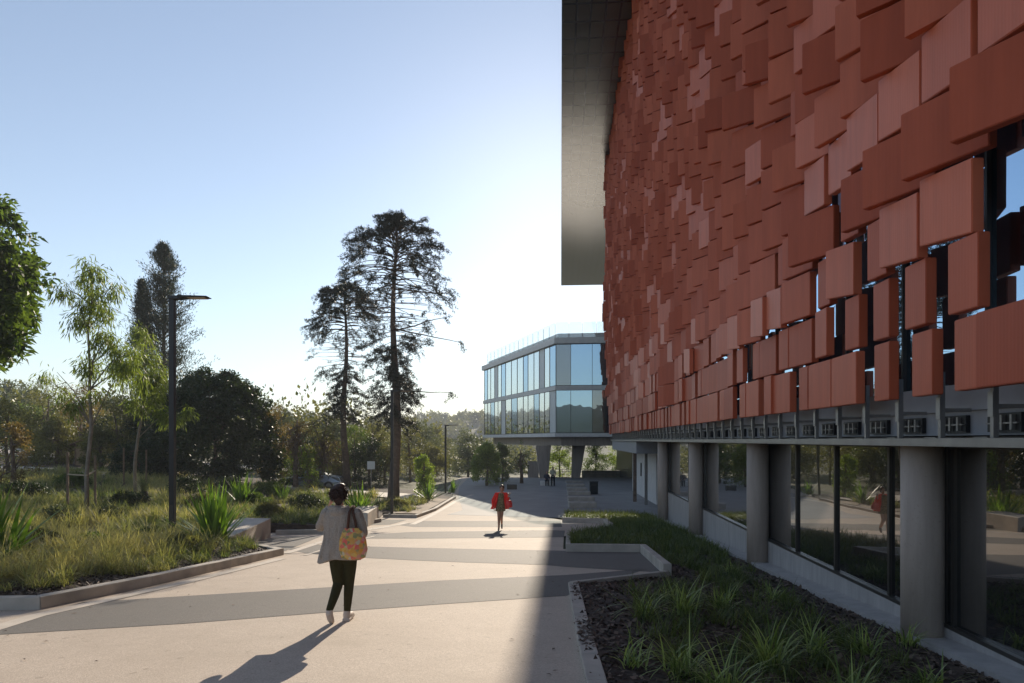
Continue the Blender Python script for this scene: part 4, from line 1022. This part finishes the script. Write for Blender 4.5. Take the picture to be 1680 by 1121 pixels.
# sign, notice shelter, fence, wall
q = Gp(609, 812, bed_left); t = empty('road_sign', 'small square grey sign on a thin post behind the walking woman', 'sign', (q.x, q.y, q.z)); hh = EYE+(HY-757)/F*q.y-q.z
MB().tube([(0, 0, -.2), (0, 0, hh)], .03, 8).build('post', M['steel'], t); MB().box(-.24, .24, -.045, -.031, hh-.5, hh).build('sign_plate', M['whitepanel'], t, bevel=.004)
q = Vector((at(146, 47), 47, 0)); q.z = ground_fn(q.x, q.y); zt = EYE+(HY-718)/F*47-q.z
t = empty('notice_shelter', 'low brown gabled shelter seen behind the taller sapling and its stakes', 'shelter', q); w = 1.2
brown = simple('brown_timber', (.20, .12, .07), .75, var=.2)
MB().box(-.95, -.87, -.05, .05, -.2, zt-.45).build('post', brown, t); MB().box(.87, .95, -.05, .05, -.2, zt-.45).build('post', brown, t)
MB().box(-.868, -.05, -.03, .03, .25, zt-.62).build('board', simple('tan_board', (.28, .19, .10), .8), t)
MB().hexa([(-w, -.35, zt-.55), (0, -.35, zt-.05), (0, .35, zt-.05), (-w, .35, zt-.55), (-w, -.35, zt-.49), (0, -.35, zt), (0, .35, zt), (-w, .35, zt-.49)]).hexa([(.001, -.35, zt-.05), (w, -.35, zt-.55), (w, .35, zt-.55), (.001, .35, zt-.05), (.001, -.35, zt), (w, -.35, zt-.49), (w, .35, zt-.49), (.001, .35, zt)]).build('roof', brown, t)
def zg(px, Y): x = at(px, Y); return x, ground_fn(x, Y)
x0, z0 = zg(52, 64); x1, z1 = zg(112, 64); t = empty('screen_fence', 'dark green screened fence at the far left beyond the road', 'fence', (x0, 64, min(z0, z1)))
MB().box(0, x1-x0, -.01, .01, .1, 2.0).build('screen', simple('green_screen', (.02, .07, .05), .8), t)
for k in range(4): MB().box((x1-x0)*k/3-.03, (x1-x0)*k/3+.03, .011, .07, -.3, 2.05).build('post', M['darkmetal'], t)
t = tag(MB().box(at(955, 92), at(1034, 92), 92, 92.3, base(0, 92)-.3, EYE-(772-HY)/F*92).build('low_wall', M['edge']), 'pale low wall seen beneath the glass building', 'wall')
# handrail fence under the building
t = empty('railing', 'thin grey handrail running under the glass building', 'railing', (at(905, 79), 79, base(0, 79))); m = MB(); L = at(1030, 79)-at(905, 79)
for z in (.35, .7, 1.0): m.tube([(0, 0, z), (L, 0, z)], .025, 6)
m.build('rails', M['steel'], t)
for k in range(8): MB().tube([(L*k/7, .03, -.1), (L*k/7, .03, 1.02)], .025, 6).build('post', M['steel'], t)
# parked car half hidden behind the bed
q = Vector((at(512, 47.5), 47.5, 0)); q.z = ground_fn(q.x, q.y)-.25
t = empty('parked_car', 'silver car parked on the cross road, half hidden behind the grass', 'car', q, R(4))
prof = [(-2.1, .28), (-2.12, .62), (-1.95, .82), (-1.15, .92), (-.55, 1.36), (.55, 1.42), (1.25, 1.02), (2.0, .90), (2.12, .60), (2.08, .28)]
m = MB(); n = len(prof); vs = []
for yy, k in ((-.84, 1), (.84, 1)):
    vs += [(a, yy*(1 if z < 1 else .80), z) for a, z in prof]
m.add(vs, [tuple(range(n))[::-1], tuple(range(n, 2*n))]+[(i, (i+1) % n, n+(i+1) % n, n+i) for i in range(n)])
m.build('body', simple('silver_paint', (.45, .50, .54), .25, metal=.6, var=.02), t, bevel=.05)
for sx0 in (-1.3, 1.3):
    for sy in (-.80, .80):
        wo = MB().tube([(sx0, sy-.1, .32), (sx0, sy+.1, .32)], .32, 20).build('wheel', M['black'], t)
        MB().tube([(sx0, sy-.11, .32), (sx0, sy+.11, .32)], .19, 14).build('rim', M['steel'], wo)
MB().hexa([(-1.0, -.845, .93), (.95, -.845, 1.0), (.95, -.83, 1.0), (-1.0, -.83, .93), (-.52, -.72, 1.30), (.50, -.72, 1.35), (.50, -.70, 1.35), (-.52, -.70, 1.30)]).build('side_window', M['glass_low'], t)
MB().box(-2.14, -2.08, -.6, -.4, .6, .72).build('headlight', M['whitepanel'], t); MB().box(-2.14, -2.08, .4, .6, .6, .72).build('headlight', M['whitepanel'], t)

# ================================================================== PEOPLE
DG = None
def solid(mb, name, mat, parent, voxel=.008, smooth=4):
    """one continuous surface grown over overlapping closed shapes"""
    me = mb.mesh(name+"_raw"); o = bpy.data.objects.new(name+"_raw", me); COL.objects.link(o)
    r = o.modifiers.new("r", 'REMESH'); r.mode = 'VOXEL'; r.voxel_size = voxel; r.use_smooth_shade = True
    s = o.modifiers.new("s", 'SMOOTH'); s.iterations = smooth; s.factor = .5
    dg = bpy.context.evaluated_depsgraph_get(); dg.update()
    nm = bpy.data.meshes.new_from_object(o.evaluated_get(dg)); nm.name = name
    bpy.data.objects.remove(o); bpy.data.meshes.remove(me)
    nm.materials.clear(); nm.materials.append(mat); nm.polygons.foreach_set("use_smooth", [True]*len(nm.polygons))
    return link(name, nm, parent)
def limb(mb, pts, rad, n=14, ell=None):
    """tapered limb with rounded ends"""
    P = [Vector(p) for p in pts]; Q = []; Rr = []
    for i in range(len(P)-1):
        for k in range(5):
            s = k/5; s2 = s
            Q.append(P[i].lerp(P[i+1], s)); Rr.append(rad[i]+(rad[i+1]-rad[i])*s2)
    Q.append(P[-1]); Rr.append(rad[-1])
    a = (Q[0]-Q[1]).normalized(); b = (Q[-1]-Q[-2]).normalized()
    Q = [Q[0]+a*Rr[0]*.9, Q[0]+a*Rr[0]*.6]+Q+[Q[-1]+b*Rr[-1]*.6, Q[-1]+b*Rr[-1]*.9]
    Rr = [Rr[0]*.35, Rr[0]*.8]+Rr+[Rr[-1]*.8, Rr[-1]*.35]
    mb.tube(Q, Rr, n)
def rings(mb, rs, n=40, fold=0, k=7, seed=0, zw=0):
    """stack of oval cross-sections (cx, cy, z, rx, ry, foldamount)"""
    vs = []; fs = []
    for i, r in enumerate(rs):
        cx, cy, z, rx, ry = r[:5]; fa = r[5] if len(r) > 5 else 0
        for j in range(n):
            a = 2*math.pi*j/n
            g = 1+fa*(math.sin(k*a+seed+z*3)+.5*math.sin((k*2-3)*a+seed*2-z*5))
            vs.append((cx+rx*g*math.cos(a), cy+ry*g*math.sin(a), z+(r[6](a) if len(r) > 6 else 0)))
    for i in range(len(rs)-1):
        for j in range(n): fs.append((i*n+j, i*n+(j+1) % n, (i+1)*n+(j+1) % n, (i+1)*n+j))
    if rs[0][2] > rs[-1][2]: fs = [f[::-1] for f in fs]; fs += [tuple(range(n)), tuple(range((len(rs)-1)*n, len(rs)*n))[::-1]]
    else: fs += [tuple(range(n))[::-1], tuple(range((len(rs)-1)*n, len(rs)*n))]
    mb.add(vs, fs)
def hand(mb, w, d, pn, s=1.0, curl=.5):
    """palm and five bent fingers; w wrist, d pointing direction, pn palm normal"""
    w = Vector(w); d = Vector(d).normalized(); pn = Vector(pn); pn = (pn-d*pn.dot(d)).normalized(); sd = d.cross(pn)
    for k in range(4): limb(mb, [w+sd*(k-1.5)*.014*s, w+d*.085*s+sd*(k-1.5)*.019*s], [.014*s, .011*s], 8)
    for k, l in enumerate((.062, .075, .070, .054)):
        b = w+d*.085*s+sd*(1.5-k)*.020*s; m = b+(d*math.cos(curl*.5)+pn*math.sin(curl*.5))*l*.5*s; e = m+(d*math.cos(curl*1.6)+pn*math.sin(curl*1.6))*l*.5*s
        limb(mb, [b, m, e], [.0095*s, .0088*s, .0075*s], 8)
    b = w+sd*.025*s+d*.02*s; m = b+(d*.6+sd*.8+pn*.2).normalized()*.04*s; limb(mb, [b, m, m+(d*.85+sd*.3+pn*.3).normalized()*.032*s], [.012*s, .0105*s, .009*s], 8)
def head(mb, c, s=1.0, face=-1, turn=0):
    """skull, jaw, nose, ears and neck root; face -1 looks towards -y"""
    c = Vector(c); ct, st = math.cos(turn), math.sin(turn)
    def L(x, y, z): y *= face; return c+Vector((x*ct-y*st, x*st+y*ct, z))*s
    mb.ball(L(0, 0, .02), (.075*s, .095*s, .098*s), 20)
    mb.ball(L(0, .03*1, -.045), (.056*s, .062*s, .072*s), 16)
    mb.ball(L(0, .062, -.085), (.028*s, .025*s, .022*s), 10)
    limb(mb, [L(0, .085, .0), L(0, .108, -.032)], [.010*s, .014*s], 8)
    mb.ball(L(0, .083, -.058), (.024*s, .012*s, .010*s), 10)
    for sx in (-1, 1):
        mb.ball(L(sx*.078, -.005, -.01), (.010*s, .020*s, .030*s), 10); mb.ball(L(sx*.045, .06, -.03), (.025*s, .025*s, .03*s), 10)
    return L
skin1 = simple('skin_light', (.50, .28, .20), .5, var=.05); skin2 = simple('skin_tan', (.42, .22, .14), .5, var=.05)
def cloth(name, c, var=.1, sc=30): return simple(name, c, .9, var=var, scale=sc, bmp=.4, bscale=120, spec=.2)
# --------------------------------------------------- woman walking away
fy = 8.4; fx = at(557, fy); fz = base(fx, fy)
T = empty('person', 'woman seen from behind in a loose grey hooded cardigan and dark olive leggings', 'person', (fx, fy, fz))
mb = MB()
limb(mb, [(.05, .01, .88), (.04, .0, 1.05), (.03, 0, 1.25)], [.12, .105, .13]); limb(mb, [(-.10, 0, 1.33), (.15, 0, 1.33)], [.06, .06])
limb(mb, [(.01, .0, 1.33), (-.01, .02, 1.46)], [.058, .05])
Lh = head(mb, (-.02, .035, 1.555), 1.0, 1, .25)
# legs
limb(mb, [(.115, .01, .86), (.105, .06, .48), (.075, .07, .10)], [.088, .056, .036]); limb(mb, [(-.035, -.01, .86), (-.02, .0, .47), (-.06, -.24, .18)], [.088, .056, .036])
# arms
limb(mb, [(-.17, .0, 1.33), (-.26, .10, 1.16), (-.165, .13, 1.38)], [.048, .038, .026]); limb(mb, [(.22, .0, 1.32), (.29, -.02, 1.09), (.24, .20, 1.02)], [.048, .038, .026])
hand(mb, (-.165, .13, 1.39), (.25, .0, 1), (.8, .1, -.1), 1, .7); hand(mb, (.24, .20, 1.02), (-.3, .9, 0), (-.6, 0, -.6), 1, .9)
solid(mb, 'body', skin1, T, .0055, 3)
mb = MB()    # short dark hair gathered at the nape
mb.ball(Lh(0, -.012, .035), (.096, .112, .106), 24); mb.ball(Lh(0, -.055, -.035), (.072, .062, .075), 18); mb.ball(Lh(.0, -.06, -.09), (.042, .04, .04), 14); mb.ball(Lh(.02, -.04, .115), (.06, .06, .035), 14)
hm, t_, b_ = newmat('dark_hair'); t_.links.new(mixcol(t_, ramp(t_, noise(t_, 40, 6), [(.35, 0.), (.65, 1.)]), (.012, .005, .004), (.06, .022, .016)), b_.inputs["Base Color"]); b_.inputs["Roughness"].default_value = .45
bump(t_, b_, noise(t_, 90, 3), .01, .8)
o = solid(mb, 'hair', hm, T, .006, 2)
# strands break the outline
rg = np.random.default_rng(9); n = 2600; c = np.array(Lh(0, -.015, .03)); qd = unit(rg.normal(size=(n, 3))); qd = qd[(qd[:, 2] > -.75) & (qd[:, 1] < .5)]; n = len(qd)
P = c+qd*np.array([.094, .110, .104]); D = np.cross(qd, rg.normal(size=(n, 3)))*.7+qd*.35+np.array([0, 0, -.7]); V, Fq = leaves_np(P, D, rg.uniform(.03, .065, n), .005, rg)
link('hair_strands', np_mesh('hair_strands', V, Fq, hm), o)
legm = cloth('olive_leggings', (.035, .032, .012))
mb = MB(); limb(mb, [(.05, .01, .90), (.05, .01, .82)], [.13, .115], 20)
limb(mb, [(.125, .01, .84), (.118, .035, .66), (.105, .06, .48), (.093, .062, .31), (.077, .07, .11)], [.098, .082, .064, .056, .042], 20)
limb(mb, [(-.038, -.01, .84), (-.03, -.005, .66), (-.015, .0, .47), (-.034, -.105, .34), (-.06, -.235, .20)], [.098, .082, .064, .056, .042], 20)
solid(mb, 'leggings', legm, T, .008, 3)
shoem = simple('pale_shoe', (.55, .47, .42), .7)
mb = MB(); limb(mb, [(.075, .045, .05), (.085, .13, .045), (.095, .225, .035)], [.042, .042, .036]); limb(mb, [(.075, .05, .06), (.077, .07, .11)], [.045, .043])
mb.box(.035, .13, .0, .26, .0, .03); solid(mb, 'shoe', shoem, T, .007, 3)
mb = MB(); limb(mb, [(-.06, -.245, .165), (-.062, -.19, .09), (-.065, -.12, .035)], [.042, .043, .036]); limb(mb, [(-.06, -.235, .19), (-.061, -.24, .155)], [.043, .044]); solid(mb, 'shoe', shoem, T, .007, 3)
# cardigan
mb = MB(); dip = lambda a: -.05*max(0, math.cos(a-3.35))**3+.015*math.sin(3*a)
RS = [(.0, .0, 1.425, .062, .062), (.005, -.005, 1.40, .10, .085, .01), (.015, -.005, 1.375, .16, .10, .01), (.02, 0, 1.34, .205, .115, .01), (.025, 0, 1.28, .225, .13, .015), (.03, -.005, 1.15, .215, .14, .025),
      (.03, -.01, 1.02, .215, .15, .035), (.025, -.015, .92, .232, .165, .045), (.015, -.015, .84, .25, .175, .055, lambda a: dip(a)*.5), (.01, -.015, .78, .262, .182, .065, dip)]
rings(mb, RS[::-1], 90, k=7, seed=1.3)
for a0 in (3.7, 4.1, 4.75, 5.2, 5.6):      # soft creases falling from the shoulders
    limb(mb, [(.02+.20*math.cos(a0), .125*math.sin(a0), 1.26), (.02+.222*math.cos(a0+.06), .155*math.sin(a0+.06), 1.02), (.01+.268*math.cos(a0+.1), .186*math.sin(a0+.1), .80)], [.010, .017, .016], 8)
limb(mb, [(-.16, .0, 1.33), (-.215, .04, 1.22), (-.262, .095, 1.16)], [.072, .066, .062], 16); limb(mb, [(-.26, .10, 1.15), (-.20, .125, 1.30), (-.175, .13, 1.37)], [.062, .052, .045], 16)
limb(mb, [(.21, .0, 1.33), (.27, -.01, 1.20), (.295, -.02, 1.09)], [.074, .066, .06], 16); limb(mb, [(.295, -.02, 1.09), (.25, .18, 1.03)], [.058, .046], 16)
for k in range(9):
    a = math.pi*(.0+k/8)+math.pi; mb.ball((.0+.095*math.cos(a), -.01+.095*math.sin(a)*.9, 1.392+.012*math.sin(a*2)), (.042, .036, .036), 10)
mb.ball((0, -.095, 1.352), (.10, .045, .055), 14)
cg = cloth('grey_marl', (.33, .29, .255), .15, 60)
tt = cg.node_tree; bb = tt.nodes['Principled BSDF']; mpz = tt.nodes.new('ShaderNodeMapping'); tcz = tt.nodes.new('ShaderNodeTexCoord'); tt.links.new(tcz.outputs['Object'], mpz.inputs[0]); mpz.inputs['Scale'].default_value = (1, 1, .28)
bump(tt, bb, noise(tt, 14, 3, .6, mpz.outputs[0]), .05, .9)
solid(mb, 'cardigan', cg, T, .007, 3)
# floral tote bag on the right hip
fm, t_, b_ = newmat('floral_cloth'); tc = t_.nodes.new("ShaderNodeTexCoord"); vo = t_.nodes.new("ShaderNodeTexVoronoi"); vo.inputs["Scale"].default_value = 22; t_.links.new(tc.outputs["Object"], vo.inputs["Vector"])
g = t_.nodes.new("ShaderNodeSeparateColor"); t_.links.new(vo.outputs["Color"], g.inputs[0])
cr = ramp(t_, g.outputs[0], [(0, (.62, .30, .05)), (.22, (.70, .12, .10)), (.40, (.50, .47, .38)), (.58, (.66, .42, .10)), (.75, (.22, .24, .10)), (.9, (.60, .22, .22))]); t_.nodes[-1].color_ramp.interpolation = 'CONSTANT'
t_.links.new(mixcol(t_, ramp(t_, noise(t_, 22, 3), [(.4, 0.), (.65, .6)]), cr, (.55, .36, .16)), b_.inputs["Base Color"]); b_.inputs["Roughness"].default_value = .85
B = empty('tote_bag', 'bright floral yellow and pink tote bag hanging at the woman\'s right hip', 'bag', (fx+.215, fy-.19, fz+.80))
mb = MB(); rings(mb, [(0, 0, .0, .10, .05, .0), (0, 0, .02, .145, .075, .02), (.0, 0, .12, .17, .09, .03), (-.005, 0, .24, .155, .075, .04), (-.01, .0, .33, .12, .045, .04), (-.02, 0, .375, .09, .022, .04)], 40, k=5, seed=2)
solid(mb, 'bag_body', fm, B, .008, 2)
strapm = cloth('brown_strap', (.10, .05, .035))
for s, dx in ((-1, -.07), (1, .04)):
    MB().tube([(dx, s*.015, .33), (dx*.6-.02, s*.03+.04, .45), (-.045+dx*.3, .09+s*.02, .56), (-.045+dx*.2, .19, .615), (-.03, .26, .57)], .016, 8).build('strap', strapm, B, smooth=True)
# --------------------------------------------------- woman in red walking towards the camera
gy = 25.4; gx = at(820, gy); gzz = base(gx, gy)
T = empty('person', 'woman in a bright red jacket and olive patterned dress walking towards the camera', 'person', (gx, gy, gzz))
mb = MB(); limb(mb, [(.03, 0, .92), (.05, 0, 1.08), (.05, 0, 1.27)], [.125, .105, .12]); limb(mb, [(-.08, 0, 1.35), (.18, 0, 1.35)], [.055, .055]); limb(mb, [(.06, 0, 1.36), (.07, -.01, 1.47)], [.052, .048])
Lh = head(mb, (.08, -.015, 1.565), .98, -1, 0)
limb(mb, [(-.03, -.01, .90), (-.03, -.06, .50), (-.035, -.10, .11)], [.09, .058, .036]); limb(mb, [(.09, .0, .90), (.06, .02, .50), (.07, .22, .22)], [.09, .058, .036])
limb(mb, [(-.13, 0, 1.33), (-.24, .0, 1.10), (-.22, -.08, .88)], [.045, .036, .026]); limb(mb, [(.22, 0, 1.33), (.30, -.02, 1.12), (.32, -.20, 1.28)], [.045, .036, .026])
hand(mb, (-.22, -.08, .87), (.1, -.1, -1), (1, 0, 0), 1, .5); hand(mb, (.32, -.2, 1.29), (.2, -.4, 1), (-.6, -.6, 0), 1, .8)
solid(mb, 'body', skin2, T, .007, 3)
for sx in (-1, 1): MB().ball(Lh(sx*.03, .078, .0), .012, 8).build('eye', M['black'], T)
MB().box(-.02, .02, -.004, .004, -.004, .004).build('mouth', simple('lips', (.4, .08, .07), .5), T, tuple(Lh(0, .094, -.058)))
mb = MB(); mb.ball(Lh(0, -.02, .04), (.095, .105, .10), 20); mb.ball(Lh(0, -.06, -.03), (.085, .07, .10), 16); solid(mb, 'hair', simple('brown_hair', (.10, .05, .025), .5, var=.3, scale=50), T, .008, 2)
dm, t_, b_ = newmat('patterned_dress'); t_.links.new(mixcol(t_, ramp(t_, noise(t_, 26, 2), [(.42, 0.), (.55, 1.)]), (.07, .06, .02), (.26, .20, .10)), b_.inputs["Base Color"]); b_.inputs["Roughness"].default_value = .85
mb = MB(); rings(mb, [(.02, 0, .72, .185, .14, .05), (.025, 0, .85, .175, .14, .04), (.035, 0, 1.0, .145, .12, .02), (.05, 0, 1.1, .13, .11), (.05, 0, 1.27, .155, .12), (.055, 0, 1.38, .11, .08)], 40); solid(mb, 'dress', dm, T, .009, 2)
red = cloth('red_jacket', (.85, .03, .02), .08); mb = MB()
def openring(mb, rs, a0, a1, th, n=30, k=6):
    vs = []; fs = []
    for (cx, cy, z, rx, ry, fa) in rs:
        for inner in (0, 1):
            for j in range(n+1):
                a = a0+(a1-a0)*j/n; g = (1+fa*math.sin(k*a)); rr = -th if inner else 0
                vs.append((cx+(rx+rr)*g*math.cos(a), cy+(ry+rr)*g*math.sin(a), z))
    m = 2*(n+1)
    for i in range(len(rs)-1):
        for j in range(n):
            a = i*m+j; fs.append((a, a+1, a+m+1, a+m)); b = a+n+1; fs.append((b+1, b, b+m, b+m+1))
        fs.append((i*m, i*m+m, i*m+m+n+1, i*m+n+1)); fs.append((i*m+n, i*m+n+n+1, i*m+m+n+n+1, i*m+m+n))
    for j in range(n):
        fs.append((j+1, j, j+n+1, j+n+2)); a = (len(rs)-1)*m+j; fs.append((a, a+1, a+n+2, a+n+1))
    mb.add(vs, fs)
openring(mb, [(.0, .03, .80, .34, .21, .07), (.01, .03, .95, .29, .19, .05), (.03, .02, 1.1, .22, .16, .03), (.045, .01, 1.25, .20, .15, .01), (.05, .0, 1.36, .175, .12, 0), (.06, .0, 1.42, .10, .085, 0)], R(-52), R(232), .02)
limb(mb, [(-.12, 0, 1.35), (-.24, .0, 1.12), (-.235, -.07, .93)], [.075, .07, .062]); limb(mb, [(.22, 0, 1.35), (.30, -.02, 1.12), (.315, -.15, 1.23)], [.072, .062, .052])
solid(mb, 'jacket', red, T, .009, 2)
sh = simple('black_shoe', (.012, .012, .014), .35)
mb = MB(); limb(mb, [(-.035, -.09, .10), (-.04, -.16, .06), (-.045, -.24, .028)], [.036, .034, .028]); limb(mb, [(-.035, -.07, .10), (-.035, -.06, .02)], [.022, .012]); solid(mb, 'shoe', sh, T, .007, 2)
mb = MB(); limb(mb, [(.07, .23, .21), (.072, .20, .13), (.075, .15, .06)], [.036, .034, .028]); limb(mb, [(.07, .25, .20), (.07, .31, .16)], [.022, .012]); solid(mb, 'shoe', sh, T, .007, 2)
o = MB().box(-.037, .037, -.005, .005, -.07, .07).build('mobile_phone', M['whitepanel'], None, (gx+.365, gy-.27, gzz+1.405), .3, bevel=.004); o.rotation_euler = (R(60), R(30), .3); tag(o, 'pale phone held up by the woman in red', 'phone')
B = empty('handbag', "shiny red handbag on the forearm of the woman in red", 'bag', (gx+.33, gy-.06, gzz+.86))
mb = MB(); rings(mb, [(0, 0, 0, .10, .05, 0), (0, 0, .03, .14, .075, .02), (0, 0, .16, .135, .07, .03), (0, 0, .27, .09, .035, .03)], 30, k=4); solid(mb, 'bag_body', simple('red_leather', (.70, .02, .02), .35), B, .009, 2)
MB().tube([(-.08, 0, .25), (-.05, 0, .36), (0, 0, .40), (.05, 0, .36), (.08, 0, .25)], .009, 6).build('handle', sh, B)
# --------------------------------------------------- two small figures below the glass building
hy = 59.; hx = at(907, hy); T = empty('person', 'distant person in a pale top and black trousers standing under the glass building', 'person', (hx, hy, base(hx, hy)))
def smallfig(T, skin, topc, legc, hair, sit=False):
    z = -.42 if sit else 0
    mb = MB(); limb(mb, [(0, 0, .92+z), (0, 0, 1.3+z)], [.12, .12]); limb(mb, [(0, 0, 1.38+z), (0, 0, 1.48+z)], [.05, .05]); L_ = head(mb, (0, 0, 1.56+z), 1, -1)
    limb(mb, [(-.17, 0, 1.35+z), (-.22, 0, 1.1+z), (-.12, -.2, 1.0+z)], [.05, .04, .028]); limb(mb, [(.17, 0, 1.35+z), (.25, 0, 1.1+z), (.2, -.15, .9+z)], [.05, .04, .028])
    hand(mb, (-.12, -.2, 1.0+z), (.4, -.6, 0), (0, 0, 1)); hand(mb, (.2, -.15, .9+z), (-.2, -.5, -.5), (-1, 0, 0))
    lg = [[(-.1, 0, .88+z), (-.1, -.42, .48), (-.1, -.42, .07)], [(.1, 0, .88+z), (.1, -.42, .48), (.1, -.42, .07)]] if sit else [[(-.09, 0, .88), (-.1, -.05, .48), (-.1, 0, .07)], [(.09, 0, .88), (.12, .02, .48), (.14, .06, .07)]]
    for l in lg: limb(mb, l, [.085, .055, .038])
    solid(mb, 'body', skin, T, .014, 2)
    mb = MB(); rings(mb, [(0, 0, .84+z, .17, .13), (0, 0, 1.05+z, .16, .12), (0, 0, 1.3+z, .2, .13), (0, 0, 1.42+z, .09, .08)], 24)
    limb(mb, [(-.17, 0, 1.35+z), (-.22, 0, 1.1+z)], [.07, .06]); limb(mb, [(.17, 0, 1.35+z), (.25, 0, 1.1+z)], [.07, .06]); solid(mb, 'shirt', topc, T, .014, 2)
    mb = MB(); limb(mb, [(0, 0, .95+z), (0, 0, .88+z)], [.14, .13])
    for l in lg: limb(mb, l[:2]+[(l[2][0], l[2][1], .1)], [.10, .072, .055])
    solid(mb, 'trousers', legc, T, .014, 2)
    mb = MB()
    for l in lg: limb(mb, [(l[2][0], l[2][1], .05), (l[2][0], l[2][1]-.15, .04)], [.045, .04])
    solid(mb, 'shoes', M['black'], T, .014, 2)
    mb = MB(); mb.ball(L_(0, -.02, .035), (.09, .1, .1), 14); solid(mb, 'hair', hair, T, .014, 1)
smallfig(T, skin2, simple('cream_shirt', (.5, .48, .36), .9), simple('black_trousers', (.015, .015, .018), .9), hm)
hx = at(897, 60); T = empty('person', 'distant person in dark clothes sitting on a low block under the glass building', 'person', (hx, 60, base(hx, 60)))
smallfig(T, skin1, simple('navy_shirt', (.03, .035, .06), .9), simple('dark_trousers', (.03, .03, .035), .9), hm, True)
block('seating_block', 'low block under the distant seated person', 'bench', [(hx-.55, 59.85), (hx+.55, 59.85), (hx+.55, 60.5), (hx-.55, 60.5)], .40, M['slab'], .02)
